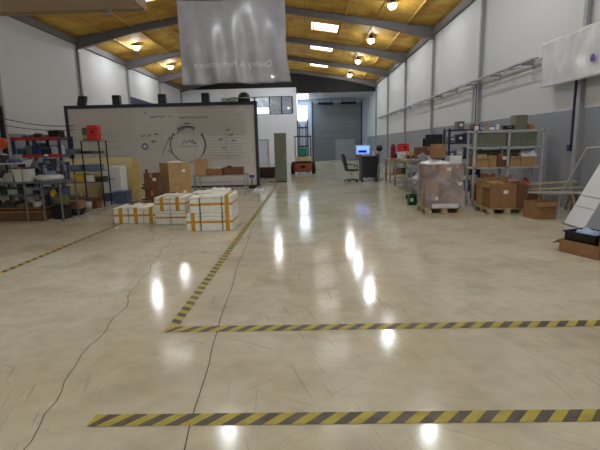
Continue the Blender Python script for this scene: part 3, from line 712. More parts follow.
# ------------------------------------------------------------------ right middle ground
t = thing('green_crate', 'green plastic crate on the floor left of the wrapped pallet', 'crate', (2.83, 11.75, 0))
q = MB(); q.box(-.16, .16, -.12, .12, 0, .015)
for z in (.015, .09, .165, .225):
    z1 = z + .05; q.box(-.16, -.148, -.12, .12, z, z1); q.box(.148, .16, -.12, .12, z, z1); q.box(-.148, .148, -.12, -.108, z, z1); q.box(-.148, .148, .108, .12, z, z1)
for (x, y) in ((-.16, -.12), (.13, -.12), (-.16, .09), (.13, .09), (-.015, -.12)): q.box(x, x + .03, y, y + .03, 0, .275)
part('body', q, green, t); part('handle', B(-.06, .06, -.126, -.12, .2, .23), black, t); part('label', B(-.14, -.06, -.124, -.12, .1, .19), paper, t)
# trolley
t = thing('steel_trolley', 'narrow grey metal trolley left of the wrapped pallet', 'trolley', (3.1, 12.75, 0))
for x in (-.19, .19):
    for y in (-.3, .3):
        part('upright', B(x - .018, x + .018, y - .018, y + .018, .1, 1.0), galv, t)
        part('caster', MB().lathe([(.001, -.015), (.05, -.015), (.05, .015), (.001, .015)], 12, c=(x, y, .05), axis='x'), rubber, t)
for z in (.2, .6, .98): part('shelf', B(-.21, .21, -.32, .32, z - .03, z), galv, t)
part('tray_edge', B(-.21, .21, -.33, -.32, .97, 1.03), galv, t)
tag(MB().lump(3.0, 3.28, 12.5, 12.9, .602, .82, amp=.4, seed=3, n=10).build('white_bag', whitep, smooth=True), 'white plastic bag on the middle deck of the grey trolley', 'bag')
tag(MB().lump(2.92, 3.26, 12.5, 13.0, .202, .42, amp=.5, seed=8, n=9).build('cloth_heap', clutter[0], smooth=True), 'grey cloth heap on the lower deck of the trolley', 'cloth')
tag(MB().lump(2.93, 3.28, 12.5, 13.0, .982, 1.1, amp=.6, seed=12, n=9).build('tool_pile', clutter[2], smooth=True), 'pile of dark tools on top of the grey trolley', 'tools')
# workbenches
def bench(x0, x1, y0, y1, h, label, top=pine, leg=pine, shelf=.35):
    t = thing('workbench', label, 'workbench', ((x0 + x1) / 2, (y0 + y1) / 2, 0)); a, b = (x1 - x0) / 2, (y1 - y0) / 2
    part('top', B(-a, a, -b, b, h - .05, h), top, t)
    for x in (-a + .05, a - .05):
        for y in (-b + .05, b - .05): part('leg', B(x - .035, x + .035, y - .035, y + .035, 0, h - .05), leg, t)
    part('apron', B(-a + .08, a - .08, -b + .03, -b + .05, h - .17, h - .05), leg, t)
    if shelf: part('lower_shelf', B(-a + .02, a - .02, -b + .1, b - .1, shelf - .03, shelf), top, t)
    return t
bench(3.35, 4.3, 18.3, 19.4, .98, 'pale wooden workbench farthest along the right side')
bench(3.35, 4.7, 15.2, 17.4, 1.05, 'long pale workbench behind the wrapped pallet', top=pine, leg=pine)
bench(3.3, 4.5, 13.4, 14.5, 1.12, 'grey topped workbench between trolley and steel shelving', top=galv, leg=galv)
t = thing('machine_box', 'red machine housing standing on the long workbench', 'machine', (3.62, 17.05, 1.053))
part('housing', B(-.2, .2, -.2, .2, .25, .55), red, t, bevel=.02); part('base', B(-.17, .17, -.2, .2, 0, .25), whitep, t, bevel=.01)
part('dial', MB().lathe([(.001, 0), (.05, 0), (.05, .02), (.001, .02)], 12, c=(.05, -.22, .4), axis='y'), black, t)
t = thing('machine_box', 'tall dark red cylinder machine at the left end of the far workbench', 'machine', (3.55, 18.6, .983)); part('drum', MB().lathe([(.001, 0), (.1, 0), (.1, .5), (.06, .56), (.001, .56)], 14), mat('dark_red_enamel', (122, 30, 34), .4), t); part('cap', MB().lathe([(.001, .56), (.05, .56), (.05, .6), (.001, .6)], 10), black, t)
cbox(3.72, 14.05, 1.123, .66, .5, .36, 'wide brown box on the grey topped workbench', card_dk)
for k, (x, y, z, wd, h, lab) in enumerate(((4.45, 16.4, 1.053, .5, .3, 'flat dark monitor on the long workbench near the wall'), (4.45, 15.85, 1.053, .6, .42, 'larger dark monitor on the long workbench'))):
    t = thing('monitor', lab, 'monitor', (x, y, z)); s_ = .42
    part('screen', B(-wd / 2, wd / 2, -.02, .02, s_, s_ + h), black, t, bevel=.006); part('stand', B(-.03, .03, 0, .03, .02, s_ + .05), black, t); part('foot', B(-.13, .13, -.09, .09, 0, .02), black, t)
clutter_row('on the front edge of the far workbench', 3.72, 4.25, 18.48, .983, 4, 11, .12, .3, .12)
clutter_row('at the back of the far workbench', 3.7, 4.25, 19.0, .983, 3, 12, .25, .5, .14)
clutter_row('on the front edge of the long workbench', 3.38, 4.65, 15.34, 1.053, 8, 13, .14, .3, .12, (3, 3, 7, 0, 8, 2, 5))
clutter_row('down the middle of the long workbench', 3.4, 4.3, 16.45, 1.053, 6, 44, .2, .42, .14, (3, 3, 0, 8, 7, 10))
clutter_row('on the left of the grey topped workbench', 3.34, 4.46, 13.56, 1.123, 6, 15, .06, .2, .1, (3, 3, 0, 7, 2, 8))
openbox(3.75, 18.7, .352, .3, .3, .25, 'open brown box on the lower shelf of the far workbench', card, flaps=(0, 0, 0, 0))
tag(B(3.9, 4.2, 18.6, 18.9, .352, .6).build('green_bin', green, bevel=.01), 'green bin on the lower shelf of the far workbench', 'bin')
for k in range(3): tag(B(3.5 + .3 * k, 3.75 + .3 * k, 15.4, 15.75, .352, .62 + .05 * k).build('storage_bin', [bluegrey, green, clutter[2]][k], bevel=.01), '%s storage bin on the lower shelf of the long workbench' % ['blue grey', 'green', 'black'][k], 'bin')
for k in range(3): tag(B(3.4 + .32 * k, 3.67 + .32 * k, 13.55, 13.9, .352, .66).build('storage_bin', [clutter[2], bluegrey, card_dk][k], bevel=.01), '%s storage bin on the lower shelf of the grey topped bench' % ['black', 'blue grey', 'brown'][k], 'bin')
clutter_row('at the far end of the long workbench', 4.0, 4.65, 17.1, 1.053, 3, 19, .25, .5, .14, (3, 1, 2, 0))
t = thing('floor_lamp', 'black round headed lamp on a grey stand between desk and far workbench', 'lamp', (3.2, 19.95, 0))  # plain dark head on a stand, gives no light
part('base', MB().lathe([(.001, 0), (.18, 0), (.16, .04), (.001, .05)], 16), steel, t); part('stand', MB().tube([(0, 0, .04), (0, 0, 1.3)], .03, 8), galv, t); part('head', MB().lathe([(.001, -.14), (.1, -.12), (.15, 0), (.1, .12), (.001, .14)], 16, c=(0, 0, 1.42)), black, t, smooth=True)
# blue-dark tool rack
rack('tool_rack', 'dark blue metal rack left of the steel shelving', 3.85, 4.75, 12.3, 12.8, 1.98, [.3, .75, 1.2, 1.6, 1.95], blue_dk, blue_dk, cat='rack')
kk = 0
for z in (.302, .752, 1.202, 1.602, 1.952):
    for x in (3.98, 4.2, 4.42, 4.62):
        kk += 1
        if z > 1.9 and kk % 2: continue
        h = .12 + .05 * (kk % 4); ci = (kk * 5) % 6 if z > 1.9 else [1, 0, 2, 1, 3, 1][kk % 6]
        cn = ('grey', 'blue', 'black', 'white', 'brown', 'olive')[ci]
        t = thing('parts_bin', '%s parts bin, %s on the %s shelf of the blue rack' % (cn, ['leftmost', 'second from left', 'third from left', 'rightmost'][[3.98, 4.2, 4.42, 4.62].index(x)], {.302: 'lowest', .752: 'second', 1.202: 'third', 1.602: 'fourth', 1.952: 'top'}[z]), 'bin', (x, 12.52, z), 0, 'parts bins on the blue rack')
        part('tub', B(-.09, .09, -.15, .15, 0, h), clutter[ci], t, bevel=.008); part('label', B(-.04, .04, -.154, -.15, h * .4, h * .7), paper, t)
tag(MB().lump(3.62, 3.84, 11.3, 11.62, 0, .86, amp=.3, seed=15, n=10).build('wrapped_bundle', film_material('pale_film_bundle', (206, 208, 216), .9, .2, .7, 8), smooth=True), 'pale plastic wrapped bundle standing left of the steel shelving', 'bundle')

# desk, monitor, chair
t = thing('reception_desk', 'black desk seen from the end beside the office chair', 'desk', (2.66, 19.4, 0))
part('top', B(-.38, .38, -.3, .8, 1.06, 1.1), black, t, bevel=.006)
for x in (-.33, .27): part('leg_panel', B(x, x + .08 if x > 0 else x + .06, -.28, .78, 0, 1.06), leather, t)
part('modesty_panel', B(-.27, .27, -.27, -.24, .2, 1.06), leather, t)
t = thing('computer_monitor', 'white framed monitor showing a blue screen beside the black desk', 'monitor', (2.52, 20.1, 1.102))
part('casing', B(-.36, .30, -.03, .03, .04, .46), whitep, t, bevel=.01); part('screen', B(-.3, .24, -.036, -.028, .1, .42), glassm, t, 'glowing blue screen')
part('task_bar', B(-.24, .14, -.04, -.037, .13, .24), mat('dark_screen_area', (18, 28, 90), .3), t); part('stand', B(-.06, .04, -.05, .12, 0, .05), whitep, t)
for k, x in enumerate((2.88, 2.98)):
    tag(MB().lathe([(.001, 0), (.035, 0), (.035, .14), (.02, .2), (.001, .2)], 12, c=(x, 19.6, 1.102)).build('bottle', [whitep, galv][k]), ['white bottle on the black desk', 'grey bottle at the right edge of the black desk'][k], 'bottle')
def office_chair(x, y, rz, label, s=1.0):
    t = thing('office_chair', label, 'chair', (x, y, 0), rz); t.scale = (s, s, s)
    part('seat', MB().prism([(-.27, .0), (-.25, .09), (.22, .09), (.27, .05), (.27, .0)], 'y', -.25, .25), leather, t, bevel=.02).location = (0, 0, .47)
    q = MB(); prof = [(-.27, .52), (-.34, .8), (-.40, 1.1), (-.43, 1.2), (-.37, 1.21), (-.31, 1.1), (-.25, .8), (-.19, .56)]
    part('backrest', q.prism(prof, 'y', -.24, .24), leather, t, bevel=.025)
    for s_ in (-1, 1):
        part('armrest', MB().tube([(-.28, s_ * .28, .78), (-.1, s_ * .3, .76), (.15, s_ * .3, .74), (.2, s_ * .29, .68), (.14, s_ * .27, .5)], .025, 8), black, t)
    part('gas_column', MB().lathe([(.001, .09), (.03, .09), (.025, .46), (.001, .46)], 12), galv, t)
    for k in range(5):
        a = k * 2 * PI / 5 + .3; c, s_ = math.cos(a), math.sin(a)
        l = part('base_leg', MB().tube([(0, 0, .11), (.3 * c, .3 * s_, .08)], .028, 8, r1=.018), black, t)
        part('caster', MB().lathe([(.001, -.02), (.035, -.02), (.035, .02), (.001, .02)], 10, c=(.3 * c, .3 * s_, .035), axis='x'), rubber, l)
    return t
office_chair(1.92, 19.45, 0.12, 'black high backed office chair facing the black desk')
office_chair(3.0, 21.3, 2.4, 'second black chair beyond the black desk, near the far workbench', .95)

# ------------------------------------------------------------------ forklift
fk = thing('forklift', 'forklift seen from behind with rust orange counterweight and dark mast', 'forklift', (-.25, 25.1, 0))
q = MB(); q.prism([(-.44, .12), (.44, .12), (.5, .3), (.5, .66), (.42, .76), (-.42, .76), (-.5, .66), (-.5, .3)], 'y', .0, .5)
part('counterweight', q, rust, fk, 'rust orange cast counterweight', bevel=.03)
part('drawbar_socket', B(-.12, .12, -.03, 0, .34, .5), dark, fk)
q = MB(); q.box(-.48, .48, .3, 1.5, .3, .62); q.prism([(-.0, .62), (1.0, .62), (1.0, .74), (.1, .98), (-.0, .98)], 'x', -.44, .44)
b_ = part('body', q, beige, fk, bevel=.02); 
for v in b_.data.vertices: pass
part('engine_cover', B(-.46, .46, .12, 1.0, .762, .98), beige, fk, bevel=.03)
part('grille', B(-.3, .3, .10, .125, .8, .93), dark, fk)
part('seat', B(-.24, .24, .35, .8, .985, 1.1), teal, fk, 'teal seat', bevel=.03)
part('seat_back', MB().prism([(.22, 1.0), (.34, 1.0), (.3, 1.48), (.2, 1.48)], 'x', -.24, .24), teal, fk, 'teal seat back', bevel=.03)
for x in (-.47, .44):
    part('guard_post', MB().tube([(x + .015, .25, .95), (x + .015, .4, 2.1)], .03, 8), clutter[2] if x > 0 else lightsteel, fk)
    part('guard_post', MB().tube([(x + .015, 1.5, .6), (x + .015, 1.25, 2.1)], .03, 8), clutter[2], fk)
q = MB(); q.box(-.5, .5, .38, .44, 2.08, 2.14); q.box(-.5, .5, 1.22, 1.28, 2.08, 2.14)
for k in range(6): q.box(-.5 + k * .19, -.45 + k * .19, .44, 1.22, 2.09, 2.13)
part('overhead_guard', q, clutter[2], fk)
for x, y, r in ((-.6, .35, .27), (.6, .35, .27), (-.6, 1.55, .33), (.6, 1.55, .33)):
    wl = part('wheel', MB().lathe([(.001, -.1), (r - .03, -.1), (r, -.07), (r, .07), (r - .03, .1), (.001, .1)], 24, c=(x, y, r), axis='x'), rubber, fk)
    part('hub', MB().lathe([(.001, -.11), (r * .5, -.11), (r * .5, .11), (.001, .11)], 16, c=(x, y, r), axis='x'), rust, wl)
mastm = mat('dark_mast_steel', (62, 54, 66), .5)
for x in (-.34, .26): part('mast_rail', B(x, x + .08, 2.0, 2.14, .1, 3.15), mastm, fk)
for x in (-.22, .16): part('mast_rail', B(x, x + .06, 2.02, 2.12, .3, 2.9), mastm, fk)
part('mast_crossbar', B(-.34, .34, 1.98, 2.02, 2.6, 2.7), mastm, fk); part('mast_crossbar', B(-.34, .34, 1.98, 2.02, 1.5, 1.6), mastm, fk)
part('lift_cylinder', MB().tube([(-.02, 2.08, .3), (-.02, 2.08, 2.6)], .04, 10), galv, fk)
part('carriage', B(-.5, .5, 2.15, 2.2, .25, .7), mastm, fk)
for x in (-.3, .2): part('fork', B(x, x + .1, 2.2, 3.2, .06, .1), dark, fk); 
part('steering_wheel', MB().tube([(.17 * math.cos(a * PI / 8), 1.1 + .06 * math.sin(a * PI / 8), 1.3 + .16 * math.sin(a * PI / 8)) for a in range(17)], .015, 6), black, fk)
part('steering_column', MB().tube([(0, 1.2, .6), (0, 1.1, 1.3)], .025, 6), black, fk)
# steel box mast column right of forklift (racking post)
t = thing('grey_cabinet', 'tall narrow grey green steel cabinet left of the forklift', 'cabinet', (-1.22, 20.35, 0), .06)
part('body', B(-.27, .27, -.25, .25, .04, 2.18), graygreen, t, bevel=.01); part('plinth', B(-.25, .25, -.23, .23, 0, .04), dark, t)
dd = part('door', B(-.255, .255, -.265, -.251, .08, 2.14), graygreen, t, bevel=.003); part('handle', B(.17, .2, -.285, -.265, 1.0, 1.15), galv, dd)
t = thing('dark_crate', 'long dark brown crate on the floor left of the tall cabinet', 'crate', (-2.1, 23.2, 0)); part('body', B(-.5, .42, -.3, .3, .08, .5), mat('dark_stained_wood', (62, 40, 38), .7), t, bevel=.01); part('skid', B(-.45, .37, -.28, .28, 0, .08), dark, t); part('lid', B(-.52, .44, -.32, .32, .5, .54), card_dk, t)

# ------------------------------------------------------------------ partition board
PW0, PW1, PYY, PH = -9.75, -2.05, 18.3, 3.36
pw = thing('partition_wall', 'long grey white partition board covered with hand drawn marker diagrams', 'partition', ((PW0 + PW1) / 2, PYY, 0))
cx = (PW0 + PW1) / 2; hw = (PW1 - PW0) / 2
for k in range(6):
    a = -hw + k * 2 * hw / 6; part('board', B(a + .004, a + 2 * hw / 6 - .004, 0, .06, .06, PH - .08), board_mat, pw)
q = MB(); q.box(-hw - .06, hw + .06, -.04, .12, PH - .08, PH + .05)
part('top_rail', q, navy, pw)
for x in (-hw - .06, hw - .06): part('end_post', B(x, x + .12, -.04, .1, 0, PH - .08), navy, pw)
part('bottom_rail', B(-hw + .06, hw - .06, -.02, .08, 0, .06), navy, pw)
for x in (-hw + .3, 0, hw - .3): part('brace_foot', B(x - .04, x + .04, .08, .9, 0, .06), navy, pw); part('brace', MB().tube([(x, .85, .05), (x, .08, 1.6)], .03, 6), navy, pw)
def BX(px, py):   # board position from a drawing coordinate (u along, v up)
    return px
def seg(q, a, b, wd): # line on the board face from (x,z) to (x,z)
    a = Vector((a[0] - cx, 0, a[1])); b = Vector((b[0] - cx, 0, b[1])); d = (b - a).normalized(); n_ = Vector((-d.z, 0, d.x)) * wd / 2
    y = -.002
    P = [a - n_, b - n_, b + n_, a + n_]
    q.poly([(p.x, -.003, p.z) for p in P] + [(p.x, .001, p.z) for p in P], [(0, 1, 2, 3), (7, 6, 5, 4), (0, 4, 5, 1), (1, 5, 6, 2), (2, 6, 7, 3), (3, 7, 4, 0)])
def arc(q, c, r, a0, a1, wd, ry=None):
    ry = ry or r; k = max(3, int(abs(a1 - a0) / 12)); P = [(c[0] + r * math.cos(math.radians(a0 + (a1 - a0) * i / k)), c[1] + ry * math.sin(math.radians(a0 + (a1 - a0) * i / k))) for i in range(k + 1)]
    for p0, p1 in zip(P, P[1:]): seg(q, p0, p1, wd)
CC = (-4.88, 1.75)
q = MB(); arc(q, CC, .72, 62, 122, .09); arc(q, CC, .72, -32, 38, .08); arc(q, CC, .72, 138, 232, .05); arc(q, CC, .72, 232, 328, .03); arc(q, (CC[0] + .02, CC[1] + .62), .24, 60, 120, .05)
part('ring_drawing', q, ink, pw, 'broken dark ring drawn in marker')
q = MB()
rnd = random.Random(3)
def scribble(x0, x1, z, h, wd):
    x = x0
    while x < x1:
        nx = x + rnd.uniform(.04, .09); seg(q, (x, z + rnd.uniform(-h, h)), (nx, z + rnd.uniform(-h, h)), wd); x = nx
scribble(-6.35, -5.75, 2.88, .06, .03); scribble(-5.6, -5.5, 2.9, .04, .03); scribble(-5.15, -4.0, 2.83, .035, .03)
scribble(-5.15, -4.55, 1.86, .1, .035); scribble(-5.2, -4.5, 1.68, .02, .02)
for (x, z) in ((-6.75, 2.15), (-6.45, 2.15), (-6.15, 2.2), (-6.3, 1.9), (-5.55, 2.0), (-3.55, 1.95), (-3.0, 1.85), (-3.2, 2.3), (-3.1, 2.1), (-5.65, 1.5), (-3.4, 1.6)):
    scribble(x - .07, x + .07, z, .06, .04)
arc(q, (-6.65, 1.72), .11, 0, 360, .06)
seg(q, (-5.95, 1.4), (-5.6, 2.1), .03); seg(q, (-5.5, 2.1), (-4.9, 2.45), .03); seg(q, (-6.55, 3.1), (-6.5, 3.0), .04)
for k in range(9): seg(q, (-4.1, 2.12 - k * .12), (-2.5 - .2 * (k % 3), 2.10 - k * .12), .012)
part('marker_notes', q, ink, pw)
q = MB()
for k in range(4): seg(q, (-9.0, 2.25 - k * .3), (-7.7, 2.26 - k * .3), .025)
seg(q, (-6.3, 3.05), (-3.0, 3.02), .015); seg(q, (-4.2, 2.9), (-2.5, 2.9), .012)
for k in range(5): seg(q, (-4.3, 1.3 - k * .1), (-2.3, 1.28 - k * .1), .015)
scribble(-3.6, -3.2, 1.75, .05, .02); scribble(-3.0, -2.7, 1.5, .05, .02); scribble(-3.5, -3.1, 1.25, .04, .02)
for k in range(4): seg(q, (-3.3 + .2 * k, 1.2), (-3.25 + .2 * k, 2.2), .012)
part('faint_lines', q, ink_lt, pw)
# boxes and things on the partition's top
for k, (x, wd, h, lean) in enumerate(((-9.1, .3, .36, .25), (-7.65, .3, .36, 0), (-5.8, .3, .36, 0), (-4.05, .3, .36, 0))):
    t = thing('loudspeaker', ['black loudspeaker tilted to the right, leftmost on the partition', 'black loudspeaker on the partition, second from the left', 'black loudspeaker on the partition, third from the left', 'black loudspeaker on the partition, fourth from the left'][k], 'loudspeaker', (x, PYY + .03, PH + .052), 0, 'loudspeakers on the partition')
    q = MB(); q.prism([(-wd / 2, 0), (wd / 2, 0), (wd / 2 + lean * h, h), (-wd / 2 + lean * h, h)], 'y', -.1, .12); part('cabinet', q, black, t, bevel=.01)
    part('cone', MB().lathe([(.001, 0), (.09, 0), (.09, .008), (.001, .008)], 16, c=(lean * .14, -.108, .14), axis='y'), clutter[2], t)
t = thing('round_case', 'dark domed case at the right end of the partition', 'case', (-2.5, PYY + .03, PH + .052)); part('dome', MB().lathe([(.001, 0), (.24, 0), (.26, .1), (.22, .25), (.12, .34), (.001, .36)], 20), black, t, smooth=True); part('band', MB().lathe([(.262, .1), (.27, .1), (.27, .14), (.262, .14)], 20), galv, t)
t = thing('tilted_panel', 'blue grey wedge panel lying on the partition between two loudspeakers', 'panel', (-6.65, PYY + .02, PH + .052)); part('wedge', MB().prism([(-.42, 0), (.48, 0), (-.42, .3)], 'y', -.03, .06), bluegrey, t); part('edge', MB().prism([(-.44, 0), (-.42, 0), (-.42, .32), (-.44, .32)], 'y', -.03, .06), lightsteel, t)
t = thing('flat_case', 'pale flat case beside the domed case on the partition', 'case', (-3.1, PYY + .03, PH + .052)); part('body', B(-.3, .3, -.1, .1, 0, .14), lightsteel, t, bevel=.01); part('handle', B(-.06, .06, -.12, -.1, .05, .08), dark, t)

# ------------------------------------------------------------------ taped white boxes
bi = 0
def wbox(x, y, z, wx, wy, h, label, vt=1, top=True):
    t = thing('polystyrene_box', label, 'box', (x, y, z), 0, 'white boxes strapped with yellow tape')
    part('body', B(-wx / 2, wx / 2, -wy / 2, wy / 2, 0, h * .8), polyst, t, bevel=.015)
    part('lid', B(-wx / 2 - .0, wx / 2 + .0, -wy / 2 - .0, wy / 2 + .0, h * .805, h), polyst, t, bevel=.02)
    q = MB(); q.box(-wx / 2 - .003, wx / 2 + .003, -wy / 2 - .003, wy / 2 + .003, h * .45, h * .58)
    if vt: q.box(-.04, .04, -wy / 2 - .004, wy / 2 + .004, -.0, h + .002)
    part('tape', q, ytape, t); return t
# low row at left
for k in range(3):
    for j in range(2):
        wbox(-4.18 + .338 * k, 9.85 + .42 * j, 0, .322, .4, .35, '%s taped white box from the left in the low %s row' % (ordn[k], ('front', 'rear')[j]))
# middle group, two high
for k in range(2):
    for L in range(2):
        for j in range(2):
            wbox(-3.16 + .34 * k - .005, 9.62 + .42 * j, L * .3, .33, .405, .295, 'taped white box in the middle group, %s layer, %s, %s' % (('lower', 'upper')[L], ('left', 'right')[k], ('front', 'back')[j]), vt=L)
# right tower
for L in range(2):
    for j in range(3):
        for k in range(3):
            if L == 1 and k == 0 and j == 0: continue
            if k == 2 and j == 2: continue
            x = (-2.285, -1.92, -1.60)[k]
            wbox(x, 8.78 + .42 * j, L * .355, (.265, .41, .19)[k], .405, .35, 'taped white box in the right tower, %s layer, %s column, %s row' % (('lower', 'upper')[L], ('left', 'centre', 'right')[k], ('front', 'middle', 'back')[j]), vt=(k != 1))
wbox(-2.24, 8.78, .355, .18, .405, .33, 'shorter taped white box at the front left of the right tower top', vt=0)
for k, (x, y, z) in enumerate(((-2.2, 9.2, .712), (-1.9, 9.62, .712), (-3.0, 9.75, .602), (-4.0, 9.85, .352))):
    t = thing('packing_sheet', '%s loose white packing sheet from the right on the taped boxes' % ['second', 'first', 'third', 'fourth'][k], 'packing', (x, y, z), 0, 'loose white sheets on the taped boxes')
    part('sheet', MB().lump(-.2, .2, -.2, .2, 0, .07, amp=.7, seed=k + 20, n=9), paper, t, smooth=True)
    part('dark_mark', B(-.05, .07, -.03, .0, .045, .075), ink, t)
# brown boxes behind
for L in range(2):
    cbox(-4.3, 12.25, L * .49, .4, .34, .485, 'dark brown box in the left stack behind the taped boxes, %s' % ('lower', 'upper')[L], card_dk, 'stacked brown boxes', lab=L == 1)
for L in range(2):
    t = cbox(-3.88, 12.95, L * .61, .68, .62, .605, 'big tan and brown carton behind the taped boxes, %s' % ('lower', 'upper')[L], card_lt, 'big cartons', rz=.72, lab=True)
tag(MB().lump(-4.05, -3.6, 12.75, 13.15, 1.224, 1.27, amp=.4, seed=33).build('plastic_sheet', whitep, smooth=True), 'white plastic draped on the top big carton', 'plastic sheet')
cbox(-4.5, 11.8, 0, .5, .3, .24, 'small dark red brown box on the floor before the brown stack', card_dk)
# low table with trays
t = thing('steel_table', 'low steel frame table holding cartons in front of the partition', 'table', (-2.95, 15.2, 0))
part('top', B(-.9, .88, -.4, .4, .66, .70), galv, t)
for x in (-.85, .83):
    for y in (-.36, .36): part('leg', B(x - .02, x + .02, y - .02, y + .02, 0, .66), galv, t)
part('rail', B(-.85, .83, -.38, -.35, .45, .49), galv, t); part('rail', B(-.85, .83, -.38, -.35, .2, .24), galv, t)
cbox(-3.6, 15.05, .702, .36, .4, .54, 'upright tan box at the left end of the low steel table', card_lt)
openbox(-3.12, 15.05, .702, .5, .4, .22, 'open tray box with white parts on the low steel table', card, flaps=(.0, 0, 0, 0))
tag(MB().lump(-3.33, -2.93, 14.9, 15.2, .712, 1.02, amp=.4, seed=40).build('white_parts', whitep, smooth=True), 'white plastic parts heaped in the tray box', 'parts')
openbox(-2.5, 15.05, .702, .64, .4, .25, 'brown tray box at the right end of the low steel table', card_dk, flaps=(0, 0, 0, 0))
t = MB(); t.tube([(-2.65 + .12 * math.cos(a * PI / 8), 15.05, .80 + .18 * math.sin(a * PI / 8)) for a in range(9)], .03, 8)
tag(t.build('bent_pipe', black), 'black bent pipe standing in the right tray box', 'pipe')
t = thing('wrapped_roll', 'short upright roll wrapped in white film on the floor by the taped boxes', 'roll', (-2.42, 13.75, 0))
part('core', MB().lathe([(.001, 0), (.1, 0), (.1, .34), (.001, .34)], 16), card_dk, t); part('film', MB().lathe([(.104, .02), (.15, .02), (.15, .3), (.104, .3)], 16), whitep, t)
t = thing('clear_bag', 'shiny clear plastic bag lying on the floor before the partition', 'bag', (-1.86, 16.3, 0)); part('bag', MB().lump(-.26, .26, -.35, .35, 0, .14, amp=.7, seed=50, n=12), film_material('shiny_clear_bag', (236, 238, 244), .7, .08, .8, 9), t, smooth=True); part('contents', MB().lump(-.16, .16, -.2, .2, 0, .08, amp=.4, seed=51), whitep, t, smooth=True)
t = MB().tube([(-2.9, 15.9, .02), (-2.3, 16.2, .02), (-1.7, 16.9, .02)], .02, 6)
tag(t.build('floor_pipe', galv), 'thin metal pipe lying on the floor beside the clear bag', 'pipe')
t = thing('small_machine', 'small dark machine on the floor by the right end of the partition', 'machine', (-2.2, 17.4, 0)); part('base', B(-.16, .16, -.12, .12, 0, .12), dark, t); part('column', B(-.03, .03, -.03, .03, .12, .42), clutter[0], t); part('head', B(-.1, .1, -.06, .06, .42, .52), clutter[1], t, bevel=.01)

# ------------------------------------------------------------------ left racks
# red beamed rack at the back
t = thing('pallet_rack', 'tall rack with red beams and dark blue posts by the left wall', 'rack', (-9.2, 15.3, 0))
for x in (-.72, .0, .85):
    for y in (-.3, .5): part('post', B(x - .04, x + .04, y - .04, y + .04, 0, 2.12), blue_dk, t)
for z in (1.42, 2.0):
    part('beam', B(-.76, .89, -.36, -.31, z, z + .1), orange_red, t, 'red horizontal beam'); part('beam', B(-.76, .89, .5, .54, z, z + .1), orange_red, t)
for z in (.5, 1.46, 2.04): part('deck', B(-.7, .84, -.3, .49, z, z + .03), clutter[0], t)
kk = 0
for z, n_ in ((.532, 5), (1.492, 5)):
    for k in range(n_):
        kk += 1; h = .25 + .08 * (kk % 3); ci = [1, 0, 1, 2, 3, 1][kk % 6]; cn = ('grey', 'blue', 'black', 'white', 'brown', 'olive')[ci]
        t = thing('storage_bin', '%s storage bin, %s from the left on the %s deck of the red beamed rack' % (cn, ordn[k], 'lower' if z < 1 else 'middle'), 'bin', (-9.78 + k * .3, 15.3, z), 0, 'bins on the red beamed rack')
        part('tub', B(-.12, .12, -.2, .2, 0, h), clutter[ci], t, bevel=.01); part('lip', B(-.125, .125, -.21, -.2, h - .04, h), clutter[0], t)
t = thing('cable_pole', 'dark pole with drooping cables left of the partition', 'pole', (-9.95, 14.6, 0)); part('shaft', B(-.04, .04, -.04, .04, 0, 2.78), blue_dk, t); part('cap', B(-.09, .09, -.07, .07, 2.78, 2.86), bluegrey, t); part('foot', B(-.15, .15, -.15, .15, 0, .02), blue_dk, t)
for (z0, z1, dr_) in ((2.72, 2.45, .25), (2.5, 2.32, .2)):
    part('cable', MB().tube([(0.04 + 2.1 * u / 10, .5 * u / 10, z0 + (z1 - z0) * u / 10 - dr_ * 4 * (u / 10) * (1 - u / 10) * .4) for u in range(11)], .012, 6), black, t)
part('cable', MB().tube([(-.04, 0, 2.72), (-.9, .1, 2.74)], .012, 6), black, t)
t = thing('steel_post', 'thick dark post at the far left edge carrying an orange reel', 'post', (-8.98, 13.2, 0)); part('shaft', B(-.05, .05, -.05, .05, 0, 2.95), dark, t); part('reel', MB().lathe([(.05, -.05), (.16, -.05), (.16, .05), (.05, .05)], 16, c=(0, -.11, 1.88), axis='y'), mat('orange_reel', (206, 90, 44), .5), t, 'orange cable reel')
part('foot', B(-.15, .15, -.15, .15, 0, .02), dark, t)
t = thing('dark_case', 'dark case on the red beamed rack just left of the partition', 'case', (-8.55, 15.3, 2.072)); part('body', B(-.2, .16, -.2, .2, 0, .2), dark, t, bevel=.01); part('lid', B(-.21, .17, -.21, .21, .2, .23), black, t)
# small bench rack with red crate
RX0, RX1, RY0, RY1 = -6.95, -5.88, 12.6, 13.1
t = thing('wire_shelf', 'thin dark framed shelf rack with a red crate on top', 'shelf rack', ((RX0 + RX1) / 2, 12.85, 0)); hx = (RX1 - RX0) / 2
for x, hh in ((-hx + .02, 1.54), (.02, 1.9), (hx - .02, 1.9)):
    for y in ((.23,) if x < 0 else (-.23, .23) if x > .1 else (-.23,)): part('post', B(x - .014, x + .014, y - .014, y + .014, 0, hh), dark, t)
for z, a, b in ((1.9, .0, hx), (1.54, -hx, hx), (1.05, -hx, hx), (.72, -hx, hx)): part('shelf', B(a, b, -.25, .25, z - .02, z), clutter[0], t)
t = thing('red_crate', 'bright red plastic crate with black hole on the thin dark rack', 'crate', (-6.08, 12.8, 1.903)); part('body', B(-.15, .15, -.12, .12, 0, .42), red, t, bevel=.02)
part('hole', B(-.04, .04, -.124, -.12, .2, .27), black, t); part('ridge', B(-.152, .152, -.122, .122, .12, .15), orange_red, t); part('ridge', B(-.152, .152, -.122, .122, .3, .33), orange_red, t)
t = thing('parts_box', 'olive and brown parts box left of the red crate', 'box', (-6.31, 12.8, 1.903)); part('body', B(-.07, .07, -.1, .1, 0, .36), clutter[5], t, bevel=.01); part('front', B(-.06, .06, -.106, -.1, .03, .15), card_lt, t)
